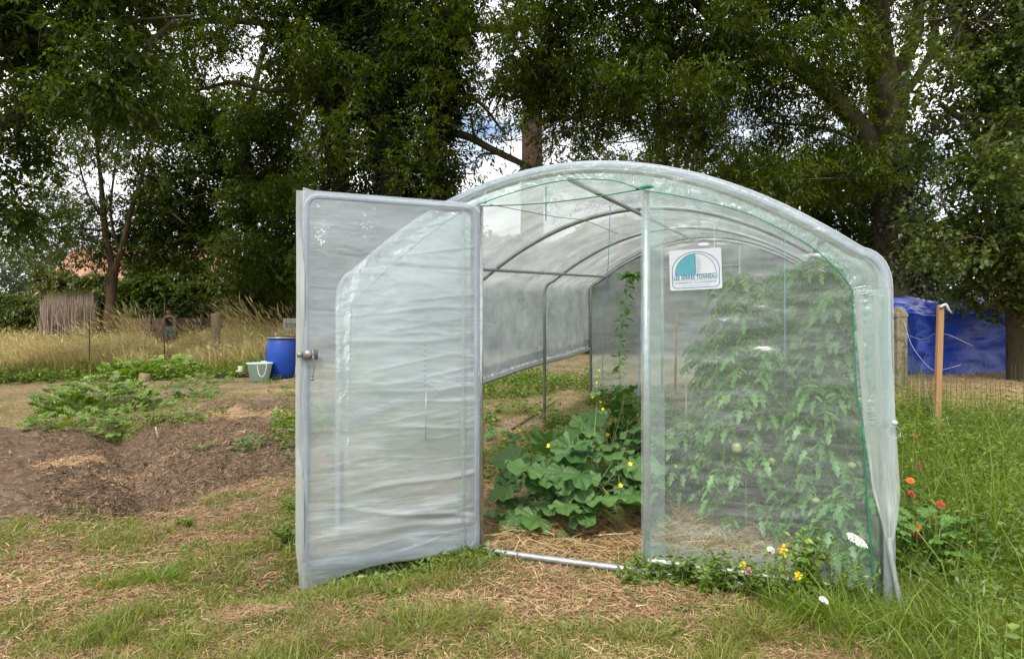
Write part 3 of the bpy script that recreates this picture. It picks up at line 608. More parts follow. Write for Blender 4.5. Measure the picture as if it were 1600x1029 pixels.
# outer partner: nearest arch point going outward
oi = []
AA = np.stack([wq, zq], 1)
for p_ in ci:
    dd = np.hypot(*(AA-p_).T); oi.append(AA[dd.argmin()])
oi = np.array(oi); oi = np.stack([np.convolve(np.pad(oi[:, i], 6, mode='edge'), np.ones(13)/13, 'valid') for i in (0, 1)], 1)
K = np.linspace(0, 1, 16)[None, :, None]; g = ci[:, None]*(1-K)+oi[:, None]*K; qq = np.linspace(0, 1, 900)[:, None]
Kc = K[..., 0]; nr = fbm(qq*150+Kc*2.5, Kc*1.2, 0, 8, 3); cr = .011*(1-np.abs(2*nr-1))**7*sstep(.75, .2, Kc)+.010*(fbm(qq*50-Kc*2, Kc*2, 0, 9)-.5)
mb = MB(); sheet(mb, TP(g[..., 0], g[..., 1], -.045+cr)); mb.build('front_lap', M_FILMW, gh)
mb = MB(); tube(mb, TP(ci[:, 0], ci[:, 1], -.052), .0032, 5, cap=False); mb.build('hem_cord', M_GREEN, gh)
mb = MB(); tube(mb, TP([1.56, 1.57, 1.585, 1.60, 1.605], [.9, .6, .4, .15, -.02], [-.05]*5), .0045, 6, n=5); mb.build('hem_cord', M_GREEN, gh)
mb = MB()
tube(mb, TP([-.592, -.2, .15, .464], [2.17, 2.155, 2.165, 2.19], [-.03]*4), .004, 5, n=5)
tube(mb, TP([-.14, -.14], [2.26, 2.05], [-.02]*2), .003, 5); mb.build('green_string', M_GREEN, gh)
for w_, z_ in ((-.592, 2.185), (.464, 2.19)):
    mb = MB(); tube(mb, TP([w_-.05, w_+.02, w_+.06], [z_, z_+.01, z_], [-.035]*3), [.008, .012, .007], 8, n=4); mb.build('knot', M_GREEN if w_ > 0 else M_SLEEVE, gh)
# vertical flap of doubled film at the right leg, gathered and knotted low down
K = np.linspace(0, 1, 90)[:, None]; J = np.linspace(0, 1, 22)[None]
zf = 1.58-1.64*K; wl = np.interp(zf, [-.08, .31, .44, .58, .87, 1.58], [1.725, 1.662, 1.635, 1.60, 1.565, 1.52]); wr_ = np.interp(zf, [-.08, .31, .44, .58, .87, 1.3, 1.58], [1.75, 1.685, 1.71, 1.722, 1.705, 1.685, 1.68])
wd = wl*(1-J)+wr_*J; tight = sstep(.62, .42, zf); D = -.042-.007*np.sin(J*pi*4+K*3)-.008*np.sin(J*pi*9+K*2)*sstep(.9, .5, zf)*(1-tight)-.02*tight*np.sin(J*pi)+.01*(fbm(J*6, K*8, 0, 21)-.5)
mb = MB(); sheet(mb, TP(wd, zf, D)); mb.build('corner_flap', M_FILMF, gh)
mb = MB(); tube(mb, TP([1.673, 1.676, 1.69, 1.71, 1.73, 1.745], [.36, .30, .2, .08, -.02, -.10], [-.062, -.075, -.085, -.10, -.11, -.11]), [.007, .011, .009, .012, .014, .006], 8, n=6, wob=.9); mb.build('flap_tail', M_FILMT, gh)
mb = MB(); th = np.linspace(0, 2*pi, 14); mb = lathe(MB(), TP(1.695, .925, -.07), [(0, -.014), (.011, -.010), (.015, 0), (.011, .010), (0, .014)], 12); tube(mb, TP(1.69+.03*np.cos(th), .88+.03*np.sin(th), -.075), .0012, 5); mb.build('tie_knot', M_SIGNW, gh)

# door: rounded tube frame, hinged at the left post and swung out towards us
H0 = np.array([-.215, 4.195]); D1 = W(472, 0, 3.80)[:2]; DW = np.linalg.norm(D1-H0); du = (D1-H0)/DW; dn = np.array([du[1], -du[0]])
if dn[1] > 0: dn = -dn
def DP(a, z, o=0.): a, z, o = np.broadcast_arrays(a, z, o); return np.stack([H0[0]+du[0]*a+dn[0]*o, H0[1]+du[1]*a+dn[1]*o, z], -1)
import mathutils
zt, zb = 2.155, .035; rc = .07
def rrect(x0, x1, z0, z1, r, n=7):
    P = []
    for cx, cz, a0 in ((x1-r, z1-r, 0), (x0+r, z1-r, 90), (x0+r, z0+r, 180), (x1-r, z0+r, 270)):
        for k in range(n): a = radians(a0+90*k/(n-1)); P.append((cx+r*math.cos(a), cz+r*math.sin(a)))
    P.append(P[0]); return np.array(P)
rr_ = rrect(.02, DW-.02, zb, zt, rc)
mb = MB(); tube(mb, DP(rr_[:, 0], rr_[:, 1]), .021, 10, cap=False); 
dr = mb.build('door', M_GALV, gh, label='galvanised rounded door frame swung open towards the lawn')
def build_child(mb, name, mat, par): return mb.build(name, mat, par)
mb = MB(); 
for seg_ in ((rr_, .03),): tube(mb, DP(rr_[:, 0], rr_[:, 1], .004), .031, 12, cap=False, wob=.2)
build_child(mb, 'frame_sleeve', M_SLEEVE, dr)
nx_, nz_ = 150, 380
A, Zk = np.meshgrid(np.linspace(-.0, DW, nx_), np.linspace(0, 1, nz_), indexing='ij')
zlow = zb-.03-.10*sstep(.5, 1.05, A/DW)**1.3-.05*sstep(.93, 1., A/DW); ztop = zt+.03+.012*sstep(.94, 1., A/DW)
Zd = zlow+(ztop-zlow)*Zk
edge = .75*sstep(0, .07, np.minimum(A, DW-A))*sstep(0, .05, np.minimum(Zd-zb+.06, zt-Zd+.04)); 
# horizontal stretch folds from the hinge side, heavy folds near the bottom
fold = .0008*np.sin(Zd*46+2.2*A+5*fbm(A*1.5, Zd*3, 0, 51))*np.exp(-A/.55)*sstep(.25, .7, Zd)*(.4+1.2*fbm(A*2, Zd*4, 0, 54))
fold = fold+.016*(fbm(A*1.3, Zd*4, 0, 52)-.5)+.004*(fbm(A*6, Zd*22, 0, 53)-.5)
cz = fbm(A*1.3+3, Zd*9+A*1.2, 0, 55, 3); crs = (1-np.abs(2*cz-1))**9; fold = fold+.0045*crs*(.25+1.1*sstep(1.0, .2, A/DW))*fbm(A*3, Zd*2.5, 0, 56)*1.6
cz = fbm(A*5, Zd*24-A*3, 0, 57, 2); fold = fold+.0012*(1-np.abs(2*cz-1))**6
for zc, sl, am, wd0 in ((.46, .10, .012, .016), (.30, -.16, .016, .018), (.20, .02, .013, .022), (.80, -.03, .005, .012), (1.02, .03, .004, .012), (1.32, .05, .006, .016), (1.5, .08, .004, .014)): 
    fold = fold+am*np.exp(-((Zd-zc-sl*(.5-A/DW)-.01*np.sin(A*9+zc*20))/wd0)**2)*np.exp(-((A/DW-.32)/.38)**2)
bot = np.exp(-((Zd-.18-.12*(1-A/DW))/.11)**2); fold = fold+bot*(.008*np.sin(Zd*38+A*6.5+1)*sstep(.02, .4, 1-abs(2*A/DW-1)))
mb = MB(); sheet(mb, DP(A, Zd, .030+fold*edge)); build_child(mb, 'film', M_FILMD, dr)
mb = MB(); sheet(mb, DP(A[::2, ::2], np.clip(Zd, zb+.0, None)[::2, ::2], -.022+.5*fold[::2, ::2]*edge[::2, ::2])); build_child(mb, 'film', filmmat('inner door film', .14, (.93, .96, .96), wscale=3, bump=.3, wr=(.5, .5, 2), rough=.25), dr)
# long hem strip, seam marks, latch, hinges
mb = MB(); a_ = np.linspace(.10, .125, 3); Ag, Zg = np.meshgrid(a_, np.linspace(zb, zt-.02, 60), indexing='ij'); sheet(mb, DP(Ag, Zg, .045)); build_child(mb, 'hem_strip', M_FILMW, dr)
mb = MB(); Ag, Zg = np.meshgrid(np.linspace(DW-.01, DW+.035, 6), np.linspace(zb-.12, zt+.03, 90), indexing='ij'); sheet(mb, DP(Ag-.02*sstep(.2, -.05, Zg), Zg, .02+.02*np.sin(Zg*5)+.02*(fbm(Ag*30, Zg*5, 0, 66)-.5))); build_child(mb, 'edge_hem', M_FILMT, dr)
mb = MB(); tube(mb, DP(np.array([DW*.33]*2), np.array([.72, 1.02]), .055), .0022, 5); 
for k in range(9): tube(mb, DP(np.array([DW*.335]*2), np.array([1.05+k*.03, 1.062+k*.03]), .05), .003, 4)
build_child(mb, 'seam_mark', M_GALVD, dr)
lt = MB(); R_ = np.array([[du[0], dn[0], 0], [du[1], dn[1], 0], [0, 0, 1]])
box(lt, DP(DW-.04, 1.245, .056), (.085, .006, .055), R_); box(lt, DP(DW+.015, 1.245, .05), (.03, .02, .03), R_)
tube(lt, DP(np.array([DW-.055, DW-.055]), np.array([1.275, 1.215]), .066), .006, 8); tube(lt, DP(np.array([DW-.055, DW-.058, DW-.05]), np.array([1.24, 1.17, 1.115]), .075), .005, 8, n=4)
lathe(lt, DP(DW-.05, 1.108, .075), [(0, -.01), (.009, -.006), (.011, 0), (.009, .006), (0, .01)], 10)
lo = build_child(lt, 'latch', solid('grey metal latch', [(.16, .16, .155), (.26, .26, .25)], .4, metal=.5), dr)
for z_ in (.35, 1.1, 1.85):
    mb = MB(); tube(mb, [FP(-.03, z_-.03, -.02), FP(-.03, z_+.03, -.02)], .012, 8); tube(mb, [FP(0, z_, -.01), DP(.02, z_, 0.)], .008, 8); build_child(mb, 'hinge', M_GALVD, dr)

# sticker on the right panel (flat sheet on the film)
def sticker():
    t0, z0 = 1.2, 1.602; sw, sh = .315, .262; ang = radians(-1.5); off = -.052
    c, s_ = math.cos(-ang), math.sin(-ang)
    def SP(x, y, o=0.): x, y = np.broadcast_arrays(np.asarray(x, float)*.885, np.asarray(y, float)*.85); return TP(t0-WC+x*c-y*s_, z0+x*s_+y*c, off-o)
    pts = rrect(0, sw, 0, sh, .012, 5)[:-1]; mb = MB(); n = len(pts)
    mb.add(np.vstack([SP(pts[:, 0], pts[:, 1]), SP(pts[:, 0], pts[:, 1], -.0015)]), [list(range(n))]); mb.f.append(np.array([[i, (i+1) % n, n+(i+1) % n, n+i] for i in range(n)])); mb.f.append(np.array([[n+n-1-i for i in range(n)]]))
    so = mb.build('sign', M_SIGNW, gh, smooth=False)
    def line(mb, P, w, o=.0006, closed=False):
        P = np.asarray(P, float); T = norm(np.gradient(P, axis=0)) if not closed else norm(np.roll(P, -1, 0)-np.roll(P, 1, 0)); Nn = np.stack([-T[:, 1], T[:, 0]], 1)*w/2
        if closed: P = np.vstack([P, P[:1]]); Nn = np.vstack([Nn, Nn[:1]])
        sheet(mb, SP(np.stack([P[:, 0]-Nn[:, 0], P[:, 0]+Nn[:, 0]], 1), np.stack([P[:, 1]-Nn[:, 1], P[:, 1]+Nn[:, 1]], 1), o))
    # outer outline: half circle top, rounded lower corners
    def dome(x0, x1, y0, yc, yt, rb):
        P = []; cx = (x0+x1)/2; a = (x1-x0)/2
        for k in range(41): q = pi*k/40; P.append((cx+a*math.cos(q), yc+(yt-yc)*math.sin(q)))
        if rb:
            for k in range(7): q = radians(180+90*k/6); P.append((x0+rb+rb*math.cos(q), y0+rb+rb*math.sin(q)))
            for k in range(7): q = radians(270+90*k/6); P.append((x1-rb+rb*math.cos(q), y0+rb+rb*math.sin(q)))
        else: P += [(x0, y0), (x1, y0)]
        return np.array(P)
    mb = MB(); line(mb, dome(.016, .300, .014, .125, .246, .028), .0045, closed=True); a1 = mb.build('outline', M_INKD, so, smooth=False)
    fill = MB(); P = dome(.034, .282, .099, .101, .234, 0); cx = .158
    half = np.array([q for q in P if q[0] <= cx+.001]); half = np.vstack([half, [[cx, .099]]]); 
    fill.add(SP(half[:, 0], half[:, 1], .0005), [list(range(len(half)))[::1]]); fill.build('emblem_field', M_INKL, so, smooth=False)
    mb = MB(); line(mb, P, .003, .0012, closed=True); line(mb, [(cx, .099), (cx, .233)], .004, .0012)
    for k in range(1, 15):     # woven grid on the left half
        x = .034+k*.0083; hgt = .101+(.234-.101)*math.sqrt(max(0, 1-((x-cx)/.124)**2)); line(mb, [(x, .101), (x, hgt-.002)], .0016, .0009)
    for k in range(1, 15):
        yy = .101+k*.0088; 
        if yy > .231: break
        x0 = cx-.124*math.sqrt(max(0, 1-((yy-.101)/.133)**2)); line(mb, [(x0+.002, yy), (cx, yy)], .0016, .001)
    mb.build('emblem', M_INK, so, smooth=False)
    mb = MB(); rr = random.Random(4)     # leafy line drawing right of the middle
    for cxx, cyy, r0 in ((.168, .205, .011), (.180, .192, .012), (.170, .178, .012), (.184, .165, .011), (.171, .152, .012), (.181, .138, .011), (.170, .124, .012), (.176, .112, .008)):
        P2_ = [(cxx+r0*(1+.25*math.sin(5*q+cxx*99))*math.cos(q), cyy+r0*.8*(1+.25*math.cos(4*q))*math.sin(q)) for q in np.linspace(0, 2*pi, 16)[:-1]]; line(mb, P2_, .0012, .0008, closed=True)
    mb.build('emblem_drawing', M_INKD, so, smooth=False)
    def text(body, x, y, size, mat, name, bold=0.):
        cu = bpy.data.curves.new(name, 'FONT'); cu.body = body; cu.size = size; cu.offset = bold; cu.space_character = 1.12; cu.align_x = 'LEFT'
        o = bpy.data.objects.new(name, cu); C.objects.link(o); bpy.context.view_layer.update(); 
        me = bpy.data.meshes.new_from_object(o.evaluated_get(bpy.context.evaluated_depsgraph_get())); bpy.data.objects.remove(o)
        n = len(me.vertices); co = np.zeros(n*3); me.vertices.foreach_get('co', co); co = co.reshape(-1, 3)
        wd_ = co[:, 0].max()-co[:, 0].min(); return me, co, wd_
    def put(body, x, y, size, width, mat, name, bold=0.):
        me, co, wd_ = text(body, x, y, size, mat, name, bold); k = width/wd_
        me.vertices.foreach_set('co', SP(x+(co[:, 0]-co[:, 0].min())*k, y+co[:, 1], .0011).astype(np.float32).ravel()); me.materials.append(mat)
        o = bpy.data.objects.new(name, me); C.objects.link(o); o.parent = so; o.matrix_parent_inverse = mathutils.Matrix.Translation(-gh.location)@mathutils.Matrix.Identity(4)
        o.matrix_parent_inverse = mathutils.Matrix.Identity(4); return o
    put('LES SERRES TONNEAU', .024, .0695, .037, .264, M_INK, 'lettering', .0010)
    mb = MB()      # two lines of print too small to read
    for x0, x1, yy in ((.026, .285, .062), (.075, .245, .029)):
        x = x0
        while x < x1: l = rr.uniform(.003, .012); line(mb, [(x, yy), (min(x+l, x1), yy)], .0035, .0009); x += l+rr.uniform(.002, .005)
    mb.build('small_print', M_INKL, so, smooth=False)
    put('01.60.26.02.10   Fax: 01.78.76.09.49', .034, .043, .0135, .245, M_INKD, 'lettering', .0002)
    return so
sticker()

# ------------------------------------------------------------ crops
def palm_leaf(lobes=5, depth=.26, rings=3, teeth=.022, cup=.07):
    n = 50; th = np.linspace(-pi, pi, n, endpoint=False)+pi/n
    pt = 1-np.abs(np.mod(th*lobes/(2*pi)+.5, 1)-.5)*2; r = .54*(1-depth+depth*pt**1.3)*(1+.16*np.cos(th))+teeth*np.where(np.arange(n) % 2, 1, -1)*.5
    notch = np.exp(-((np.abs(th)-pi)/.28)**2); r = r*(1-.62*notch)
    P = [(.46, 0, .0)]
    for k in range(1, rings+1):
        q = k/rings
        for i in range(n):
            x, y = .46+r[i]*q*math.cos(th[i]), r[i]*q*math.sin(th[i]); rr = math.hypot(x-.0, y)
            z = -cup*(q**2)*(.6+.4*math.cos(lobes*th[i]))*1.0+.05*q*math.cos(2*lobes*th[i]) + .03*math.sin(x*9+y*4)
            P.append((x, y, z))
    f3 = [[0, 1+i, 1+(i+1) % n] for i in range(n)]
    f4 = [[1+(k-1)*n+i, 1+k*n+i, 1+k*n+(i+1) % n, 1+(k-1)*n+(i+1) % n] for k in range(1, rings) for i in range(n)]
    return np.array(P), np.array(f3+[], int), np.array(f4, int)
PLV, PL3, PL4 = palm_leaf()
def put_leaf(mb, pos, D, up, s, tpl=None):
    v, f3, f4 = tpl or (PLV, PL3, PL4); D = norm(D); Y = norm(np.cross(up, D)); Z = np.cross(D, Y)
    vv = np.asarray(pos)+s*(v[:, :1]*D+v[:, 1:2]*Y+v[:, 2:3]*Z); n0 = mb.n
    mb.v.append(vv); mb.f.append(f3+n0); mb.f.append(f4+n0); mb.n += len(vv)
def bloom(mb, c, s, n=5, up=(0, 0, 1)):
    c = np.asarray(c, float); up = norm(np.asarray(up, float)); a = norm(np.cross(up, [.3, 1, .2])); b = np.cross(up, a)
    for k in range(n):
        q = 2*pi*k/n; D = norm(np.cos(q)*a+np.sin(q)*b+up*.45); Y = np.cross(up, D)
        mb.add([c, c+D*s*.5+Y*s*.32, c+D*s, c+D*s*.5-Y*s*.32], [[0, 1, 2, 3]])
def cucumber(name, label, c, rx, ry, hgt, n, ls, seed, fl=4):
    r_ = np.random.default_rng(seed); c = np.asarray(c, float); e = empty(name, c, label, 'cucumber plant'); lf = MB(); st = MB(); fw = MB()
    roots = [c+np.array([r_.normal(0, rx*.3), r_.normal(0, ry*.3), 0]) for _ in range(4)]
    for i in range(n):
        q = 2*pi*r_.random(); rad = math.sqrt(r_.random()); h = hgt*(r_.random()**.8)*(1-.55*rad**2)+.03
        p = c+np.array([rx*rad*math.cos(q), ry*rad*math.sin(q), h]); p[2] = max(p[2], float(gz(p[0], p[1]))+.04)
        out_ = np.array([math.cos(q)*(.3+rad), math.sin(q)*(.3+rad)-.55, 0]); D = norm(out_+np.array([0, 0, r_.uniform(-.75, .1)])+r_.normal(0, .25, 3))
        up = norm(np.array([0, -.55, .9])+out_*.5+r_.normal(0, .25, 3)); s = ls*r_.uniform(.55, 1.08)
        ro = roots[i % 4]; mid = (ro+p)/2+np.array([0, 0, .06])
        tube(st, [ro+np.array([0, 0, h*.25]), mid, p+D*s*.06], [.004, .003, .0022], 5, n=4); put_leaf(lf, p, D, up, s)
    for i in range(fl):
        q = 2*pi*r_.random(); p = c+np.array([rx*.8*math.cos(q), ry*.8*math.sin(q)-.1, hgt*r_.uniform(.35, 1)]); bloom(fw, p, .022, up=(r_.normal(), -1.5, 1)); 
    lf.build('foliage', M_CUC, e); st.build('stems', M_STEM, e); 
    if fl: fw.build('flowers', M_YEL, e)
    return e
def gin(px, py): return G(px, py)
cucumber('cucumber_plant', 'big leaved cucumber plant spilling toward the open doorway', G(905, 812), .44, .34, .60, 64, .31, 3, 3)
cucumber('cucumber_plant', 'taller cucumber plant climbing against the right door post', G(975, 770)+[0.05, .1, 0], .38, .40, .86, 74, .29, 4, 2)
cucumber('cucumber_plant', 'small pale cucumber seedling on the straw nearest the open door', G(800, 690), .28, .22, .16, 16, .13, 5, 2)
cucumber('cucumber_plant', 'low cucumber shoot with a few leaves beside the door hinge post', G(795, 815), .13, .1, .14, 6, .17, 6, 0)
cucumber('cucumber_plant', 'sprawling cucumber plant behind the right door post inside the film', G(1080, 760), .32, .5, .42, 34, .17, 9, 3)
# a yellow-flowered stalk rising from the cucumber clump
def flower_stalk(c, top, label, n=6):
    e = empty('mustard_stalk', c, label, 'flowering stalk'); st = MB(); lf = MB(); fw = MB(); c = np.asarray(c, float); top = np.asarray(top, float)
    P = smoothpath([c, c*.5+top*.5+[.02, 0, .05], top], 10); tube(st, P, np.linspace(.006, .002, len(P)), 6)
    for k in range(n): p = P[int((.62+.38*k/n)*(len(P)-1))]+np.array([rng.normal(0, .03), rng.normal(0, .02), .01]); bloom(fw, p, .015, 5, (rng.normal(0, .6), -1, .5))
    for k in range(5): put_leaf(lf, P[int((.2+.13*k)*len(P))], norm([rng.normal(), -.6, rng.normal()*.3]), (0, 0, 1), .09)
    st.build('stem', M_STEM, e); fw.build('flowers', M_YEL, e); lf.build('leaves', M_CUC, e)
flower_stalk(W(915, 790, 4.75), W(936, 560, 4.9), 'yellow flowering stalk rising above the cucumber leaves')
# tomato plants: jagged compound leaves
def jag():
    P = [(0, 0, 0)]; n = 7
    xs = [.12, .22, .34, .46, .62, .78, 1]; ys = [.16, .34, .22, .36, .18, .22, 0]
    up = [(x, y, .05) for x, y in zip(xs, ys)]; dn_ = [(x, -y, .05) for x, y in zip(xs[:-1], ys[:-1])][::-1]
    P = P+up+dn_; mid = [(.22, 0, 0), (.46, 0, -.02), (.78, 0, -.05)]; return np.array(P), None
JV = np.array([(0, 0, 0), (.2, .3, .05), (.33, .14, .02), (.5, .34, .05), (.63, .14, 0), (.78, .2, 0), (1, 0, -.12), (.78, -.2, 0), (.63, -.14, 0), (.5, -.34, .05), (.33, -.14, .02), (.2, -.3, .05)])
JF4 = np.array([[0, 1, 2, 10], [0, 10, 11, 11], [2, 3, 4, 8], [2, 8, 9, 10], [4, 5, 6, 7]]); JF = np.array([[0, 1, 2], [0, 2, 10], [0, 10, 11], [2, 3, 4], [2, 4, 8], [2, 8, 10], [8, 9, 10], [4, 5, 6], [4, 6, 7], [4, 7, 8]])
def tomato(c, h, spread, n, label, fruits, seed, gname='tomato plants inside the tunnel', mat=None):
    n = int(n*2.8); r_ = np.random.default_rng(seed); c = np.asarray(c, float); e = empty('tomato_plant', c, label, 'tomato plant', gname); st = MB(); mb = MB()
    P = smoothpath([c, c+[.03*r_.normal(), .03*r_.normal(), h*.5], c+[.05*r_.normal(), .05*r_.normal(), h]], 10); tube(st, P, np.linspace(.009, .003, len(P)), 6)
    pos = []; DD = []; UU = []; S = []
    for i in range(n):
        q = r_.random()**.8; b = P[int(q*(len(P)-1))]; a = 2*pi*r_.random(); L_ = spread*r_.uniform(.5, 1.1)*(1-.45*q)
        d0 = np.array([math.cos(a), math.sin(a), r_.uniform(.0, .7)]); R = smoothpath([b, b+norm(d0)*L_*.55, b+norm(d0)*L_*.55+np.array([d0[0], d0[1], -.7])*L_*.45], 4)
        tube(st, R, np.linspace(.003, .0012, len(R)), 4, cap=False)
        for k in range(2, len(R)):
            T = norm(R[k]-R[k-1]); sd = norm(np.cross(T, [0, 0, 1]))
            for sg in (-1, 1):
                pos.append(R[k]); DD.append(norm(sd*sg+T*.5+[0, 0, -.35]+r_.normal(0, .2, 3))); S.append(r_.uniform(.026, .068))
        pos.append(R[-1]); DD.append(norm(T+[0, 0, -.3])); S.append(.1)
    pos = np.array(pos); X, Y, Z = frames(np.array(DD), 1.); S = np.array(S); scatter(mb, JV, JF, pos, X, Y, Z, np.stack([S*1.1, S*.75, S], 1)); mb.build('foliage', mat or M_TOM, e); st.build('stems', M_STEM, e)
    for i in range(fruits):
        a = 2*pi*r_.random(); p = c+np.array([.12*math.cos(a), -.10-.1*r_.random(), r_.uniform(.28, .62)*min(h, 1.2)]); rad = r_.uniform(.018, .036); f = MB(); th = np.linspace(-pi/2, pi/2, 9)
        lathe(f, p, [(rad*math.cos(q), rad*.85*math.sin(q)) for q in th], 14); fo = f.build('tomato', M_TOMF, e)
        s_ = MB(); tube(s_, [p+[0, 0, rad*.8], p+[0, .03, rad+.03]], .003, 5); s_.build('fruit_stalk', M_STEM, fo)
tomato(TP(.95, 0, .85), 1.25, .38, 60, 'knee high to shoulder high tomato plant nearest the front film, with green fruit', 5, 1)
tomato(TP(1.38, 0, .7), 1.05, .34, 46, 'tomato plant in the front right corner with pale fruit low down', 4, 2)
tomato(TP(.85, 0, 1.6), 1.75, .42, 75, 'second tomato plant of the row, below the sticker', 5, 3)
tomato(TP(1.35, 0, 1.55), 1.85, .42, 85, 'tallest tomato plant, reaching the shoulder of the tunnel at the right', 2, 4)
tomato(TP(.8, 0, 2.5), 1.6, .42, 70, 'tomato plant mid tunnel behind the fruiting ones', 2, 5)
tomato(TP(1.35, 0, 2.5), 1.8, .42, 80, 'tall tomato plant beside the right side film mid tunnel', 0, 6)
tomato(TP(1.2, 0, 3.6), 1.75, .45, 70, 'tomato plant far back by the third hoop', 0, 7)
tomato(TP(1.3, 0, 4.8), 1.7, .45, 60, 'hindmost tomato plant near the rear film', 0, 8)
tomato(TP(1.5, 0, 1.0), 1.62, .40, 75, 'tall tomato plant against the right side film near the corner leg', 3, 12)
tomato(TP(.55, 0, 2.0), 1.2, .36, 50, 'thinner tomato plant behind the tan cane', 1, 13)
tomato(TP(.5, 0, 1.3), .62, .34, 34, 'low bushy tomato plant just right of the door post', 2, 10)
tomato(TP(1.5, 0, .3), .55, .25, 22, 'small tomato seedling at the corner leg behind the film', 1, 11)
# feathery climbing vine on a string
def vine():
    a = W(972, 640, 5.6); b = W(980, 432, 5.5); e = empty('climbing_vine', (a[0], a[1], float(gz(a[0], a[1]))), 'feathery leaved vine climbing a string left of the right door post', 'climbing vine')
    st = MB(); P = smoothpath([W(985, 690, 5.6), a, W(968, 540, 5.55), W(978, 480, 5.5), b, W(995, 428, 5.45)], 10); tube(st, P, .0035, 5); st.build('stem', M_STEM, e)
    mb = MB(); n = 210; i = (rng.random(n)**.9*(len(P)-1)).astype(int); k = rng.random(n); cl = np.sin(i*.8)*.5+.5; D = rdir(n, -.8, .3); keep = rng.random(n) < .35+.65*cl
    pos = P[i][keep]+D[keep]*.02; X, Y, Z = frames(D[keep]); scatter(mb, JV, JF, pos, X, Y, Z, rng.uniform(.045, .09, keep.sum())); mb.build('foliage', M_TOM, e)
vine()
# strings and canes inside
def strand(name, P, r, mat, label, cat, group=None, n=4):
    mb = MB(); tube(mb, P, r, 5, n=n); mb.build(name, mat, None, label=label, cat=cat, group=group)
strand('support_string', [TP(1.19, 1.95, 1.0), TP(1.19, .75, 1.0)], .0035, M_BLUEC, 'blue twine hanging from the roof in front of the tall tomato plant', 'string')
strand('support_string', [TP(.68, 2.1, 1.55), TP(.70, .5, 1.55)], .0022, M_TWINE, 'thin white twine hanging below the sticker', 'string')
strand('support_string', [W(954, 320, 5.2), W(950, 420, 5.3), W(944, 470, 5.4), W(940, 620, 5.6)], .003, M_BLUEC, 'blue twine hanging in the open doorway above the cucumbers', 'string')
strand('support_string', [W(1003, 470, 5.0), W(996, 640, 5.0)], .0025, M_BLUEC, 'short blue twine right beside the door post', 'string')
strand('support_wire', [W(765, 319, 4.6), W(865, 338, 5.2), W(915, 345, 5.6), W(965, 365, 6.2)], .0025, M_WIRE, 'thin dark wire sagging across the tunnel under the roof', 'wire')
strand('garden_cane', [W(1053, 660, 5.6), W(1058, 490, 5.6)], .011, M_STAKE, 'thin tan cane standing left of the tomato plants', 'cane')
strand('garden_cane', [W(1048, 650, 5.2)+[0.12, 0, -.35], W(1052, 600, 5.2)+[.1, 0, .1]], .008, M_STEMD, 'short pale cane low in front of the tan cane', 'cane')
strand('pruned_branch', [G(800, 672, .02), G(840, 652, .06), G(868, 630, .03)], [.014, .012, .008], M_TWIG, 'grey cut branch lying beside the inner hoop leg', 'branch')

# ------------------------------------------------------------ flowers and herbs by the front
def umbel(c, top, rad, label, tilt=(.45, -.4, 1)):
    e = empty('wild_carrot', c, label, 'wildflower'); st = MB(); fl = MB(); P = smoothpath([c, (np.asarray(c)*.5+np.asarray(top)*.5)+[-.02, 0, .03], top], 8); tube(st, P, np.linspace(.003, .0018, len(P)), 5)
    up = norm(np.array(tilt, float)); a = norm(np.cross(up, [0, 1, 0])); b = np.cross(up, a); n = 260
    r = rad*np.sqrt(rng.random(n)); q = rng.random(n)*2*pi; hub = np.asarray(top)-up*.02; pos = np.asarray(top)+up*(.012*(1-(r/rad)**2))[:, None]+a*(r*np.cos(q))[:, None]+b*(r*np.sin(q))[:, None]
    X, Y, Z = frames(rdir(n, -.2, 1)); scatter(fl, [(-1, -1, 0), (1, -1, 0), (1, 1, .3), (-1, 1, .3)], [[0, 1, 2, 3]], pos, X, Y, Z, np.full(n, .0036))
    for k in range(14): i = rng.integers(n); tube(st, [hub, pos[i]-up*.004], .0007, 3, cap=False)
    fl.build('flower_head', M_WHITE, e, smooth=False); st.build('stem', M_STEM, e)
umbel(G(1262, 925), W(1337, 843, 3.0), .048, 'large white lacy umbel flower leaning right in front of the film')
umbel(W(1285, 930, 3.1), W(1285, 936, 3.0)+[0, 0, .0], .02, 'small white umbel low in the grass below the front film')
umbel(W(1203, 935, 3.2), W(1203, 858, 3.2), .018, 'tiny white flower head left of the yellow spike')
def spike(base, top, label, mat=None, r=.013, leafy=8):
    e = empty('flower_spike', base, label, 'wildflower'); st = MB(); fl = MB(); lf = MB(); base = np.asarray(base, float); top = np.asarray(top, float)
    P = smoothpath([base, (base+top)/2+[.01, 0, 0], top], 8); tube(st, P, np.linspace(.003, .0015, len(P)), 5)
    n = 46; k = rng.random(n); pos = top+(top-base)/np.linalg.norm(top-base)*(k*.055-.01)[:, None]+rng.normal(0, 1, (n, 3))*r*(1.1-.8*k)[:, None]*.6; X, Y, Z = frames(rdir(n)); scatter(fl, LEAF6_V, LEAF6_F, pos, X, Y, Z, rng.uniform(.008, .016, n))
    m = leafy*3; i = rng.integers(0, len(P)*3//4, m); X, Y, Z = frames(rdir(m, -.2, .6)); scatter(lf, LEAF6_V, LEAF6_F, P[i], X, Y, Z, np.stack([rng.uniform(.02, .045, m), rng.uniform(.01, .025, m), np.full(m, .02)], 1))
    fl.build('flower_head', mat or M_YEL, e); st.build('stem', M_STEM, e); lf.build('leaves', M_WEED, e)
spike(G(1222, 935), W(1222, 858, 3.05), 'yellow and orange flower spike standing left of the tall leafy herb', leafy=4)
spike(G(1162, 925), W(1160, 882, 3.25), 'short yellow flower spike in the weeds at the film foot')
spike(G(1170, 930), W(1168, 892, 3.2), 'small pink clover head beside the short yellow spike', M_PINK, .008)
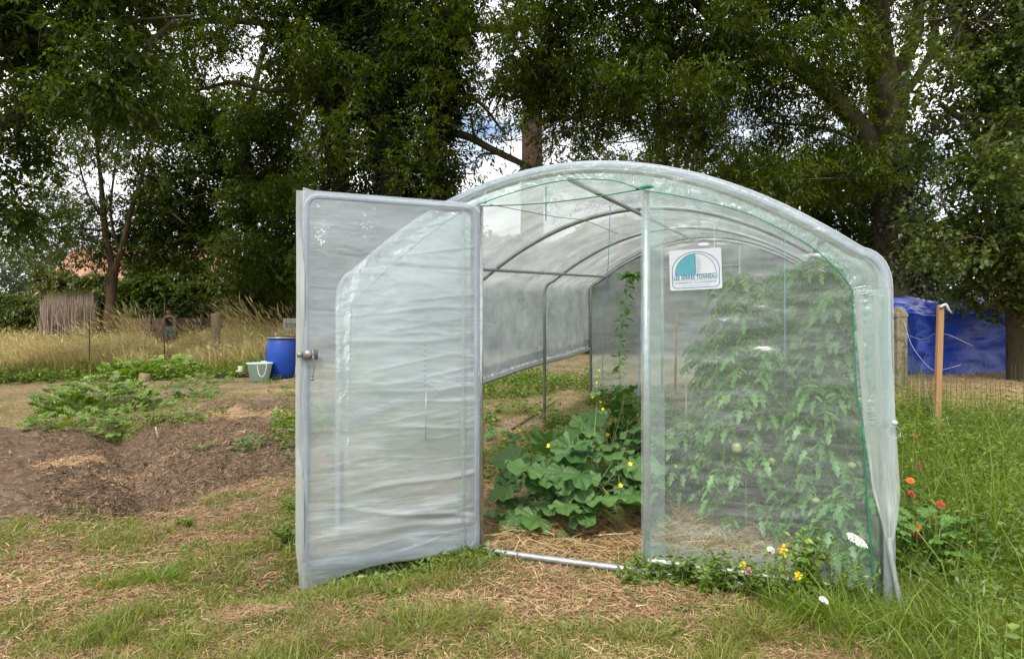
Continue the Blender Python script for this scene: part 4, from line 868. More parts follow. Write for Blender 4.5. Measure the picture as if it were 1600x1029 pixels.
spike(G(1246, 945), W(1245, 899, 3.1), 'low yellow flower cluster in the grass', leafy=3)
def vegplant(px, py, rad, hgt, n, ls, label, mat, cat='vegetable plant', name='leafy_vegetable', seed=1):
    r_ = np.random.default_rng(seed); c = G(px, py); e = empty(name, c, label, cat); lf = MB(); st = MB()
    for i in range(n):
        q = 2*pi*r_.random(); rd = rad*math.sqrt(r_.random()); p = c+np.array([rd*math.cos(q)*1.0, rd*math.sin(q)*.8, 0]); p[2] = float(gz(p[0], p[1]))+hgt*r_.random()*(1-.5*(rd/rad)**2)+.02
        D = norm([math.cos(q), math.sin(q)-.3, r_.uniform(-.3, .7)]); put_leaf(lf, p, D, norm([r_.normal(0, .3), -.3, 1]), ls*r_.uniform(.5, 1.1)); g0 = np.array([p[0]-D[0]*.05, p[1]-D[1]*.05, float(gz(p[0], p[1]))]); tube(st, [g0, p], .003, 4, cap=False)
    lf.build('leaves', mat, e); st.build('stalks', M_STEM, e)
def herb(px, py, h, label, n=7, s=.05, mat=None, cat='herb', name='leafy_herb', group=None, spread=.05):
    c = G(px, py); e = empty(name, c, label, cat, group); st = MB(); lf = MB()
    for k in range(n):
        top = c+np.array([rng.normal(0, spread), rng.normal(0, spread), h*rng.uniform(.6, 1)]); P = smoothpath([c+[rng.normal(0, .01), rng.normal(0, .01), 0], (c+top)/2+rng.normal(0, .01, 3), top], 6); tube(st, P, np.linspace(.003, .0012, len(P)), 5)
        m = int(16+h*50); i = (len(P)*rng.uniform(.15, 1, m)).astype(int).clip(0, len(P)-1); X, Y, Z = frames(rdir(m, -.35, .6)); sl = s*rng.uniform(.6, 1.15, m)*(1.1-.4*i/len(P)); scatter(lf, LEAF6_V, LEAF6_F, P[i], X, Y, Z, np.stack([sl, sl*.55, sl], 1))
    st.build('stems', M_STEM, e); lf.build('leaves', mat or M_WEED, e)
herb(1268, 948, .38, 'tall light green leafy herb in front of the film, left of the white umbel', 7, .06)
herb(1125, 925, .24, 'leafy herb at the foot of the film right of the door post', 5, .05)
herb(1068, 915, .22, 'round leaved herb sprawling over the white clip at the door post foot', 4, .05)
herb(1190, 935, .24, 'dense herb between the two yellow spikes', 6, .04)
vegplant(1455, 880, .3, .28, 90, .10, 'dark ferny herb in the border below the marigolds', M_TOM, 'herb', 'leafy_herb', 21)
herb(1300, 950, .42, 'tallest thin herb stems rising between leafy herb and white umbel', 5, .03)
herb(1215, 950, .34, 'slender pale herb beside the yellow and orange spike', 4, .035, M_LETT)
herb(1100, 928, .2, 'pale herb in the weed row just right of the sprawling one', 4, .04, M_LETT)
herb(1250, 952, .4, 'tall pale herb with pointed leaves immediately left of the leafy herb', 4, .05, M_LETT)
herb(1335, 955, .26, 'pale herb at the foot of the green cord', 5, .04, M_LETT)
herb(985, 915, .14, 'small round leaved herb left of the door post foot', 6, .035)
herb(700, 880, .10, 'dark green weed cluster below the open door', 8, .045, spread=.1)
herb(455, 850, .16, 'bright green leafy weed beside the outer edge of the open door', 7, .05, spread=.09)
herb(450, 795, .12, 'smaller bright weed above the one at the door edge', 5, .035, spread=.06)
herb(295, 822, .07, 'tiny green seedling on the dry grass left of the door', 5, .03, spread=.03)
# grass tufts
def tuft(px, py, n, h, rad, label, mat=None, ln=.9):
    c = G(px, py); e = empty('grass_tuft', c, label, 'grass tuft', 'grass tufts in the patchy lawn'); mb = MB()
    x = c[0]+rng.normal(0, rad, n); y = c[1]+rng.normal(0, rad*.8, n); az = np.arctan2(y-c[1], x-c[0])+rng.normal(0, .5, n)
    blades(mb, x, y, rng.uniform(.5, 1.1, n)*h, rng.uniform(.003, .006, n), ln, seg=3, az=az); mb.build('blades', mat or M_GRASSB, e)
tuft(168, 915, 260, .10, .06, 'bright green grass tuft at the lower left')
tuft(250, 908, 320, .12, .07, 'larger pale green grass tuft right of the lower left tuft')
tuft(145, 855, 180, .08, .06, 'dark green grass tuft near the left edge of the photo', M_GRASS)
tuft(660, 985, 420, .14, .09, 'large arching grass tuft at bottom centre below the open door', M_GRASS)
tuft(735, 968, 260, .12, .07, 'grass tuft just right of the large arching one', M_GRASS)
tuft(590, 1010, 260, .12, .08, 'olive grass tuft at the bottom edge left of centre', M_GRASS)
tuft(1010, 1000, 260, .12, .07, 'dark green tuft at the bottom edge below the door post', M_GRASS)
tuft(900, 990, 160, .09, .06, 'small grass tuft on the worn earth before the doorway', M_GRASS)
tuft(800, 1012, 200, .10, .07, 'grass tuft at the very bottom right of centre', M_GRASS)
tuft(1180, 985, 300, .14, .09, 'spreading grass tuft in front of the flower spikes', M_GRASS)
tuft(1310, 975, 380, .2, .10, 'long bright grass clump at the corner cord foot')
tuft(1250, 960, 300, .18, .07, 'long grass clump round the leafy herb')
tuft(1440, 985, 380, .2, .13, 'long bright grass clump right of the corner flap')
tuft(215, 845, 160, .06, .07, 'short yellow green tuft below the dug bed', M_GRASS)
tuft(335, 780, 160, .07, .07, 'yellow green tuft at the lower rim of the dug bed', M_GRASS)
# marigolds
def marigold(px, py, d, r, label, mat):
    r *= .82; top = W(px, py, d); c = np.array([top[0]+.03, top[1]+.05, float(gz(top[0], top[1]))]); e = empty('marigold', c, label, 'marigold'); fl = MB(); st = MB(); lf = MB()
    up = norm(np.array([rng.normal(0, .3), -.75, .9])); a = norm(np.cross(up, [1, .2, 0])); b = np.cross(up, a)
    for ring, (n, s, li) in enumerate(((13, 1., .12), (11, .75, .45), (8, .48, .9))):
        q = np.arange(n)*2*pi/n+ring*.3+rng.normal(0, .1, n); D = norm(np.cos(q)[:, None]*a+np.sin(q)[:, None]*b+up*li); Y = norm(np.cross(up, D)); Z = np.cross(D, Y)
        scatter(fl, [(0, -.15, 0), (0, .15, 0), (.75, .5, .08), (.75, -.5, .08), (1, .3, -.05), (1, -.3, -.05)], [[0, 1, 2, 3], [3, 2, 4, 5]], np.repeat((top+up*ring*r*.12)[None], n, 0), D, Y, Z, np.stack([np.full(n, r*s), np.full(n, r*.5), np.full(n, r*s)], 1))
    tube(st, [c, (c+top)/2+[.01, 0, .02], top-up*.012], .003, 5, n=4); n = 60; i = rng.uniform(.1, .9, n)[:, None]; X, Y, Z = frames(rdir(n, -.3, .7)); scatter(lf, LEAF_V, LEAF_F, c*(1-i)+(top-.0)*i, X, Y, Z, np.stack([rng.uniform(.03, .07, n), np.full(n, .012), np.full(n, .02)], 1))
    fl.build('flower_head', mat, e, smooth=False); st.build('stem', M_STEM, e); lf.build('leaves', M_WEED, e)
for px, py, d, r, lab, mt in ((1421, 750, 4.3, .030, 'pure orange marigold, upper left of the cluster', M_ORG), (1422, 771, 4.2, .032, 'red orange marigold directly below the pure orange one', M_RED),
        (1434, 727, 4.6, .024, 'dark maroon marigold highest of the cluster', M_MAR), (1468, 788, 4.1, .036, 'wide red marigold at the right of the cluster', M_RED), (1444, 801, 4.1, .026, 'orange marigold with red tips at the cluster centre', M_ORG),
        (1462, 803, 4.3, .018, 'small red marigold below the wide red one', M_RED), (1474, 812, 4.3, .018, 'small orange red marigold at the far right of the cluster', M_RED), (1432, 822, 3.95, .030, 'double orange marigold, lower of a stacked pair', M_ORG), (1429, 832, 3.92, .026, 'lowest orange marigold of the cluster', M_RED), (1428, 680, 5.6, .026, 'distant rusty red marigold low in the weeds by the fence', M_RED)):
    marigold(px, py, d, r, lab, mt)

# ------------------------------------------------------------ vegetable plants on the plot
vegplant(155, 640, .85, .5, 230, .18, 'spreading squash plants with mixed green leaves at the left of the plot', M_WEED, seed=2)
vegplant(215, 665, .6, .26, 130, .09, 'low ferny green crop right of the squash', M_WEED, seed=3)
vegplant(120, 668, .6, .25, 90, .13, 'nearer low squash leaves at the left rim of the dug bed', M_WEED, seed=13)
vegplant(240, 588, 1.05, .42, 200, .21, 'bright yellow green squash on a low mound before the meadow', M_LETT, seed=4)
vegplant(130, 572, .7, .45, 70, .2, 'dark leaved cabbage plants at the left behind the straw', M_WEED, seed=5)
vegplant(300, 618, .42, .18, 40, .12, 'small grey green vegetable row in the middle of the plot', M_CUC, seed=6)
vegplant(320, 600, .5, .2, 36, .12, 'low green vegetable patch right of the bright squash', M_WEED, seed=7)
vegplant(400, 695, .16, .08, 24, .06, 'small pale green seedlings on the dug bed, upper group', M_CUC, seed=8)
vegplant(385, 703, .13, .06, 18, .05, 'small green seedlings on the dug bed, lower group', M_WEED, seed=9)
vegplant(316, 700, .1, .05, 12, .05, 'lone seedling cluster left on the dug bed', M_WEED, seed=10)
vegplant(455, 718, .08, .05, 10, .05, 'seedling on the dug bed nearest the open door', M_WEED, seed=11)
vegplant(185, 690, .2, .08, 22, .07, 'low green weed in the trench of the dug bed', M_GRASS, seed=12)
mb = MB(); c = G(226, 595); tube(mb, [c+[0, 0, -.03], c+[.02, 0, .16]], [.13, .11], 14, n=3, wob=.15); mb.build('log_stump', M_WOODP, None, label='short sawn log stump in front of the bright squash mound', cat='log')
mb = MB(); c = G(249, 684); tube(mb, [c+[0, 0, 0], c+[-.04, 0, .16]], .010, 6, n=3); mb.build('wooden_peg', M_STEMD, None, label='pale split wooden peg stuck upright at the edge of the dug bed', cat='peg')

# ------------------------------------------------------------ barrel, buckets, bits and pieces
c = np.array([*W(441, 0, 14.0)[:2], 0]); c[2] = float(gz(c[0], c[1])); e = empty('water_barrel', c, 'tall blue plastic barrel with a black lid ring behind the open door', 'barrel')
mb = MB(); lathe(mb, c, [(0, 0), (.25, 0), (.275, .02), (.30, .12), (.325, .30), (.333, .45), (.325, .6), (.30, .74), (.275, .80), (.272, .83)], 40); mb.build('body', M_BARREL, e)
mb = MB(); lathe(mb, c, [(.275, .80), (.295, .805), (.298, .845), (.285, .87), (.26, .875), (.25, .855), (0, .855)], 40); mb.build('lid', M_BLACK, e)
mb = MB(); lathe(mb, c, [(.297, .82), (.306, .826), (.306, .84), (.297, .846)], 40); mb.build('lid_ring', M_GALVD, e)
def bucket(px, d, R, h, label, hz=0.):
    c = np.array([*W(px, 0, d)[:2], 0]); c[2] = float(gz(c[0], c[1])); e = empty('bucket', c, label, 'bucket'); mb = MB(); lathe(mb, c, [(0, .01), (R*.7, 0), (R*.98, h*.95), (R*1.05, h*.95), (R*1.06, h), (R*.99, h), (R*.96, h*.95), (R*.68, .02), (0, .02)], 32); mb.build('body', M_TEAL, e)
    th = np.linspace(-.2, pi+.2, 20); mb = MB(); tube(mb, np.stack([c[0]+R*1.02*np.cos(th)*.35+R*.55, c[1]-R*.95*np.ones(20)-.02*np.sin(th), c[2]+h*.95-(R*1.0)*np.sin(th)], 1), .008, 6); mb.build('handle', M_TWINE, e)
bucket(406, 13.5, .25, .37, 'aqua plastic bucket with a pale handle standing left of the blue barrel')
bucket(424, 14.0, .2, .36, 'second aqua bucket half hidden behind the first and the barrel')
c = G(379, 586); mb = MB(); lathe(mb, c+[-.05, 0, 0], [(0, 0), (.07, 0), (.085, .12), (.06, .16), (.05, .2), (0, .2)], 16); mb.build('plant_pot', M_CREAM, None, label='cream plastic pot lying between the lime pot and dark tray', cat='pot')
mb = MB(); lathe(mb, G(374, 584)+[.16, 0, .05], [(0, 0), (.07, 0), (.10, .13), (.105, .14), (.09, .14), (0, .1)], 16); mb.build('plant_pot', M_LIME, None, label='lime green plastic pot beside the cream pot', cat='pot')
mb = MB(); c = G(388, 588); xx, yy = np.meshgrid(np.linspace(-.22, .32, 16), np.linspace(-.14, .14, 10), indexing='ij'); sheet(mb, np.stack([c[0]+xx, c[1]+yy, c[2]+.03+.07*fbm(xx*9, yy*9, 0, 77)*sstep(.3, .0, np.abs(xx-.05))+.02], -1)); sheet(mb, np.stack([c[0]+xx, c[1]+yy, c[2]+.005+0*xx], -1)[::-1]); mb.build('cloth', M_PURP, None, label='crumpled purple plastic cloth in front of the aqua bucket', cat='cloth')
mb = MB(); c = G(352, 590); box(mb, c+[0, 0, .025], (.4, .2, .03)); box(mb, c+[.0, -.1, .05], (.4, .012, .05)); box(mb, c+[0, .1, .05], (.4, .012, .05)); box(mb, c+[-.2, 0, .05], (.012, .188, .05)); box(mb, c+[.2, 0, .05], (.012, .188, .05)); mb.build('seed_tray', M_BLACK, None, smooth=False, label='flat dark seed tray at the foot of the wooden post', cat='tray')
strand('garden_hose', [W(462, 572, 13.2), W(461, 585, 13.), G(452, 598, .01), G(435, 604, .01), G(470, 607, .01)], .006, M_STEM, 'thin green hose curling from the barrel along the ground', 'hose')

# ------------------------------------------------------------ posts and fences
def post(px, d, h, w, label, mat, name, cat, cap=True):
    x = (px-800)/F*d; z = float(gz(x, d)); mb = MB(); a = w/2
    P = [(a, -.1), (a, h-.06), (a*.8, h-.055) if not cap else (a, h-.05), (a*.75, h-.01), (a*.3, h)]
    tube(mb, [(x, d, z-.1), (x+.005, d, z+h*.5), (x, d, z+h-.07), (x, d, z+h-.03), (x, d, z+h)], [a*1.1, a*1.1, a*1.12, a*.95, a*.4], 12, n=3, wob=.28)
    return mb.build(name, mat, None, label=label, cat=cat)
post(337, 16.2, 1.36, .19, 'weathered brown wooden post standing at the edge of the meadow', M_WOODP, 'wooden_post', 'post')
x0 = (1405-800)/F*10; z0 = float(gz(x0, 10)); mb = MB()
for k, (zz, a) in enumerate(((-.1, .078), (1.12, .078), (1.12, .088), (1.17, .088), (1.18, .074), (1.25, .052), (1.27, .03))): 
    mb.v.append(np.array([[x0-a, 10-a, z0+zz], [x0+a, 10-a, z0+zz], [x0+a, 10+a, z0+zz], [x0-a, 10+a, z0+zz]]))
    if k: b0 = (k-1)*4; mb.f.append(np.array([[b0+i, b0+(i+1) % 4, b0+4+(i+1) % 4, b0+4+i] for i in range(4)]))
mb.f.append(np.array([[24, 25, 26, 27]])); mb.n = 28; mb.build('concrete_post', M_CONC, None, smooth=False, label='mossy square concrete fence post in front of the blue tarpaulin', cat='post')
c = G(1462, 686); top = W(1470, 476, c[1]); mb = MB(); dz_ = norm(top-c); sx_ = norm(np.cross(dz_, [0, 1, 0])); R_ = np.stack([sx_, np.cross(dz_, sx_), dz_], 1); Lh = np.linalg.norm(top-c); box(mb, (c+top)/2-dz_*.05, (.055, .04, Lh+.1), R_); se = mb.build('wooden_stake', M_STAKE, None, smooth=False, label='sawn orange brown wooden stake leaning slightly in front of the tarpaulin', cat='stake')
mb = MB(); tube(mb, [top+[-.03, -.03, -.03], top+[.03, -.03, .0], top+[.06, -.03, -.05], top+[.10, -.03, -.09]], [.012, .018, .014, .004], 6, n=3); mb.build('plastic_tie', M_SIGNW, se)
for px, d, h, lb in ((140, 15.3, 1.25, 'thin rusty fence rod at the left of the meadow'), (257, 15.4, 1.75, 'tall thin rusty rod standing in front of the far walker')):
    x = (px-800)/F*d; mb = MB(); tube(mb, [(x, d, float(gz(x, d))), (x, d, float(gz(x, d))+h)], .012, 6); mb.build('fence_rod', M_BARKR, None, label=lb, cat='rod')
mb = MB()
for z_ in (.55, .95): tube(mb, [np.array([(90-800)/F*15.3, 15.3, gz((90-800)/F*15.3, 15.3)+z_], float), np.array([(337-800)/F*16.1, 16.1, gz((337-800)/F*16.1, 16.1)+z_+.1], float)], .003, 4, n=6)
mb.build('fence_wire', M_WIRE, None, label='thin wires strung from the rods to the wooden post', cat='fence wire')
# mesh fence right
A_ = np.array([x0, 9.9]); e0 = W(1640, 0, 6.4)[:2]; nf = 60; mesh = MB()
mid = c[:2]+np.array([.0, .06])
def fpt(q): return A_*(1-q/.62)+mid*(q/.62) if q < .62 else mid*(1-(q-.62)/.38)+e0*((q-.62)/.38)
for k in range(nf+1):
    p = fpt(k/nf); z_ = float(gz(*p)); tube(mesh, [(p[0], p[1], z_), (p[0]+rng.normal(0, .01), p[1], z_+.62+.2*(k > 40))], .0022, 4, cap=False)
for r in range(7):
    tube(mesh, [np.array([*fpt(k/12), float(gz(*fpt(k/12)))+.04+r*.1+.02*math.sin(k+r)]) for k in range(13)], .0018, 4, cap=False)
mesh.build('wire_fence', M_WIRE, None, label='rusty thin wire mesh fence between concrete post and wooden stake', cat='wire fence')
strand('loose_wire', [W(1412, 500, 9.9), W(1425, 540, 9.5), W(1450, 572, 8.8), W(1466, 578, 7.2), W(1500, 570, 7)], .0018, M_TWINE, 'slack pale wire drooping from the concrete post across the tarpaulin', 'wire')
strand('loose_wire', [W(1412, 520, 9.9), W(1440, 530, 9.), W(1470, 520, 7.2), W(1520, 540, 7)], .0015, M_TWINE, 'upper slack wire crossing the tarpaulin behind the stake', 'wire')
# blue tarpaulin heap
def tarp():
    cx, cyy = W(1500, 0, 12.0)[:2]; z0 = float(gz(cx, cyy)); e = None; nu, nv = 320, 90
    th = np.linspace(0, 2*pi, nu); k = np.linspace(0, 1, nv); T, K = np.meshgrid(th, k, indexing='ij'); H = 1.34
    prof_r = np.interp(K, [0, .15, .6, .85, 1], [1.02, .97, .9, .62, 0]); prof_z = np.interp(K, [0, .15, .6, .85, 1], [0, .25, .82, 1.0, 1.03])
    fold = 1+.045*np.sin(T*31+2*fbm(T*2, K*2, 0, 5)*8)*(1-K)**.5+.14*(fbm(T*5, K*5, 0, 6)-.5)
    x = cx+np.sign(np.cos(T))*np.abs(np.cos(T))**.6*2.0*prof_r*fold; y = cyy+.9+np.sign(np.sin(T))*np.abs(np.sin(T))**.6*.95*prof_r*fold; z = z0-.03+H*prof_z*(1+.30*(fbm(x*1.3, y*1.3, 0, 7)-.5))+.05*(fbm(T*5, K*8, 0, 9)-.5)
    mb = MB(); sheet(mb, np.stack([x, y, z], -1)); mb.build('tarpaulin_heap', M_TARP, None, label='blue tarpaulin draped over a tall heap behind the fence', cat='tarpaulin')
tarp()

# ------------------------------------------------------------ far left: person, fence boards, sign, reed bundle, house, chimney
xs = np.array([(60-800)/F*26, (640-800)/F*27]); n = 14
for i in range(n):
    a = xs[0]+(xs[1]-xs[0])*i/n; b = xs[0]+(xs[1]-xs[0])*(i+1)/n; y0 = 26.5; mb = MB(); z = float(gz((a+b)/2, y0)); h = 1.34
    if i == 0: fe = empty('board_fence', (xs[0], y0, z), 'low brown board fence running across the far side of the meadow', 'fence')
    for r in range(6): box(mb, ((a+b)/2, y0+.004*(r % 2), z+.1+r*.215), (abs(b-a)-.10, .03, .21))
    mb.build('panel', M_PANEL, fe, smooth=False); mb = MB(); box(mb, (a, y0-.03, z+.68), (.09, .09, 1.5)); mb.build('fence_post', M_CONC, fe, smooth=False)
mb = MB(); 
for k in range(60): 
    a = xs[0]+(xs[1]-xs[0])*k/60; z = float(gz(a, 26.4)); tube(mb, [(a, 26.4, z+1.34), (a+.3, 26.4, z+1.85)], .006, 3, cap=False); tube(mb, [(a+.3, 26.41, z+1.34), (a, 26.41, z+1.85)], .006, 3, cap=False)
mb.build('lattice_mesh', M_WIRE, fe)
# person: one skinned body
def person():
    d = 25.5; x = (264-800)/F*d; z = float(gz(x, d)); e = empty('person', (x, d, z), 'person in a black sleeveless top and pale teal shorts walking in the meadow, head down', 'person')
    H = 1.60
    def skin(name, pts, edges, rad, mat, par, lv=2):
        me = bpy.data.meshes.new(name); me.from_pydata([(x+a, d+b, z+c_) for a, b, c_ in pts], edges, []); o = bpy.data.objects.new(name, me); C.objects.link(o)
        m = o.modifiers.new('s', 'SKIN'); 
        for i, r in enumerate(rad): me.skin_vertices[0].data[i].radius = r if isinstance(r, tuple) else (r, r)
        me.skin_vertices[0].data[0].use_root = True
        sb = o.modifiers.new('u', 'SUBSURF'); sb.levels = lv; sb.render_levels = lv; bpy.context.view_layer.update()
        m2 = bpy.data.meshes.new_from_object(o.evaluated_get(bpy.context.evaluated_depsgraph_get())); bpy.data.objects.remove(o); m2.materials.clear(); m2.materials.append(mat)
        for p_ in m2.polygons: p_.use_smooth = True
        o = bpy.data.objects.new(name, m2); C.objects.link(o); o.parent = par; o.matrix_parent_inverse = par.matrix_basis.inverted(); return o
    P = [(0, 0, .86), (0, 0, 1.0), (0, .01, 1.18), (0, 0, 1.30), (0, -.02, 1.38), (0, -.06, 1.46), (0, -.07, 1.55),
         (-.16, 0, 1.29), (-.22, -.03, 1.05), (-.24, -.12, .84), (-.25, -.15, .75), (.16, 0, 1.29), (.22, .0, 1.05), (.23, -.08, .83), (.23, -.11, .74),
         (-.09, 0, .80), (-.10, -.05, .46), (-.10, .02, .08), (-.10, -.12, .03), (.09, 0, .80), (.10, .06, .46), (.11, .12, .09), (.11, -.01, .03)]
    Ed = [(0, 1), (1, 2), (2, 3), (3, 4), (4, 5), (5, 6), (3, 7), (7, 8), (8, 9), (9, 10), (3, 11), (11, 12), (12, 13), (13, 14), (0, 15), (15, 16), (16, 17), (17, 18), (0, 19), (19, 20), (20, 21), (21, 22)]
    Rd = [(.12, .09), (.09, .08), (.10, .08), (.09, .07), .045, .082, .075, .052, .04, .03, .034, .052, .04, .03, .034, .085, .055, .036, .03, .085, .055, .036, .03]
    skin('body', P, Ed, Rd, M_SKIN, e)
    skin('top', [(0, 0, .90), (0, .01, 1.08), (0, .01, 1.2), (0, 0, 1.31)], [(0, 1), (1, 2), (2, 3)], [.17, .165, .185, .15], M_CLB, e)
    skin('shorts', [(0, 0, .92), (0, 0, .84), (-.09, -.01, .76), (-.098, -.04, .52), (.09, .01, .76), (.098, .05, .52)], [(0, 1), (1, 2), (2, 3), (1, 4), (4, 5)], [(.152, .115), (.15, .118), .105, .085, .105, .085], M_CLT, e)
    skin('hair', [(0, -.045, 1.50), (0, -.05, 1.585), (0, .03, 1.50), (0, .04, 1.40)], [(0, 1), (0, 2), (2, 3)], [.075, .072, .06, .03], M_HAIR, e, 2)
person()
c = W(456, 507, 19); e = empty('notice_board', (c[0], c[1], float(gz(c[0], c[1]))), 'small white notice board on a thin post in the dry grass behind the open door', 'sign')
mb = MB(); box(mb, c, (.50, .02, .36)); bo = mb.build('board', M_SIGNW, e, smooth=False); mb = MB(); tube(mb, [(c[0], c[1]+.03, float(gz(c[0], c[1]))), (c[0], c[1]+.03, c[2]+.1)], .02, 6); mb.build('stake', M_WOODP, e)
mb = MB(); box(mb, c+[0, -.012, -.02], (.38, .004, .14)); mb.build('dark_print', solid('grey print', [(.12, .14, .12), (.3, .33, .3)], .6, 20), bo, smooth=False)
# reed bundle at far left
mb = MB(); n = 2600; px = rng.uniform(66, 146, n); d = rng.uniform(19.2, 20.3, n); x = (px-800)/F*d; h = rng.uniform(1.3, 2.15, n); blades(mb, x, d, h, rng.uniform(.02, .04, n), np.abs(rng.normal(.05, .05, n)), seg=2); mb.build('reed_screen', M_DRY if False else leafmat('grey reed', (.20, .15, .11), (.38, .30, .23), (.5, .42, .34), trans=.1), None, label='grey brown dry reed screen at the far left behind the meadow', cat='reed screen')
# house with tiled roof
def house():
    y0 = 42.; xa, xb = (60-800)/F*y0, (322-800)/F*y0; z0 = float(gz(xa, y0)); e = empty('house', ((xa+xb)/2, y0, z0), 'house with a steep orange tiled roof behind the slim tree', 'house')
    eave, ridge, dep = 3.9, 7.4, 7.5; mb = MB(); xm0, xm1, ye = xa, xb, y0+dep
    for a, b in (((xa, y0), (xb, y0)), ((xb, y0), (xb, ye)), ((xb, ye), (xa, ye)), ((xa, ye), (xa, y0))): mb.add([(a[0], a[1], z0), (b[0], b[1], z0), (b[0], b[1], eave), (a[0], a[1], eave)], [[0, 1, 2, 3]])
    ym = y0+dep/2; mb.add([(xa, y0, eave), (xa, ye, eave), (xa, ym, ridge-.1)], [[0, 1, 2]]); mb.add([(xb, y0, eave), (xb, ye, eave), (xb, ym, ridge-.1)], [[0, 1, 2]]); mb.build('wall', M_WALL, e, smooth=False)
    mb = MB(); 
    for s_ in (-1, 1):
        ya = ym+s_*(dep/2+.4); v0 = np.array([(xa-.3, ya, eave-.25), (xb+.3, ya, eave-.25), (xb+.3, ym, ridge), (xa-.3, ym, ridge)]); mb.add(np.vstack([v0, v0-[0, 0, .14]]), [[0, 1, 2, 3], [7, 6, 5, 4], [0, 4, 5, 1], [1, 5, 6, 2], [3, 7, 4, 0]])
    r = mb.build('roof', M_TILE, e, smooth=False); uv = r.data.uv_layers.new(name='u'); 
    for lp in r.data.loops: co = r.data.vertices[lp.vertex_index].co; uv.data[lp.index].uv = (co[0]*1.2, (co[2])*1.6)
    mb = MB(); box(mb, ((xa+xb)/2, y0-.48, eave-.3), (xb-xa+.6, .1, .12)); mb.build('gutter', M_WALL, e, smooth=False)
    for k in range(3):
        xx = xa+(xb-xa)*(.2+.3*k); mb = MB(); box(mb, (xx, y0-.02, 2.3), (1.1, .08, 1.3)); w_ = mb.build('window', M_WALL, e, smooth=False); mb = MB(); box(mb, (xx-.26, y0-.065, 2.3), (.45, .02, 1.15)); box(mb, (xx+.26, y0-.065, 2.3), (.45, .02, 1.15)); mb.build('pane', M_GLASS, w_, smooth=False)
house()
d = 62.; cx = (831.5-800)/F*d; mb = MB(); zt_ = EYE+(HORIZ-120)/F*d; e = empty('factory_chimney', (cx, d, .8), 'tall round red brick factory chimney rising behind the trees', 'chimney')
mb = MB(); lathe(mb, (cx, d, .8), [(1.25, 0), (1.03, 14), (.98, 17), (.94, zt_-1.6), (.94, zt_-.8)], 32); o = mb.build('shaft', M_BRICK, e)
uv = o.data.uv_layers.new(name='u')
for pl in o.data.polygons:
    an = [math.atan2(o.data.vertices[v].co[1]-d, o.data.vertices[v].co[0]-cx) for v in pl.vertices]
    if max(an)-min(an) > pi: an = [q+2*pi if q < 0 else q for q in an]
    for li, q in zip(pl.loop_indices, an): uv.data[li].uv = (q, o.data.vertices[o.data.loops[li].vertex_index].co[2])
mb = MB(); lathe(mb, (cx, d, .8), [(.94, zt_-1.6), (1.08, zt_-1.5), (1.1, zt_-.9), (1.0, zt_-.8), (.7, zt_-.8), (.7, zt_-2)], 32); mb.build('corbel', M_BRICK, e)

# ------------------------------------------------------------ trees
ROWS = [-180, -120, -60, 0, 60, 120, 180, 240, 300, 360, 420]
DENS = {  # density of foliage, columns of 60 px from -60 to 1660
 -180: "88888888887777888888888777788",
 -120: "78888888888877788888888777788",
 -60:  "78888876788876688888888767788",
 0:    "78776644799975577888888855777",
 60:   "77666743789964457888777555677",
 120:  "65666666789964458877776445777",
 180:  "55544788899963246777767777888",
 240:  "54433899999973145644899888888",
 300:  "55432689999970000000899998899",
 360:  "66543468999980000000999998899",
 420:  "66544578999980000000999986788"}
def leaf_cluster(mb, pos, n_sub, size, spray, aspect=.33, droop=.35, outw=None):
    """pinnate sprays: each spray is a drooping rachis with paired leaflets"""
    n = len(pos); D = rdir(n, -.6, .5); 
    if outw is not None: D = norm(D+outw*.7)
    D[:, 2] -= droop; D = norm(D); Lr = spray*rng.uniform(.6, 1.2, n); k = n_sub; idx = np.repeat(np.arange(n), k); j = np.tile(np.arange(k), n)
    q = (j//2+1)/(k//2+1); side = np.where(j % 2, 1., -1.); side[j == k-1] = 0
    sd = norm(np.cross(D, rng.normal(0, 1, (n, 3))+[0, 0, 1.5])); p = pos[idx]+D[idx]*(Lr[idx]*q)[:, None]+np.array([0, 0, -1.])*(.25*Lr[idx]*q*q)[:, None]
    X = norm(sd[idx]*side[:, None]*1.1+D[idx]*.6+rng.normal(0, .25, (n*k, 3))+[0, 0, -.25]); X, Y, Z = frames(X, .8)
    s = size*1.22*rng.uniform(.65, 1.2, n*k); scatter(mb, LEAF_V, LEAF_F, p, X, Y, Z, np.stack([s, s*aspect, s], 1))
NS = 0
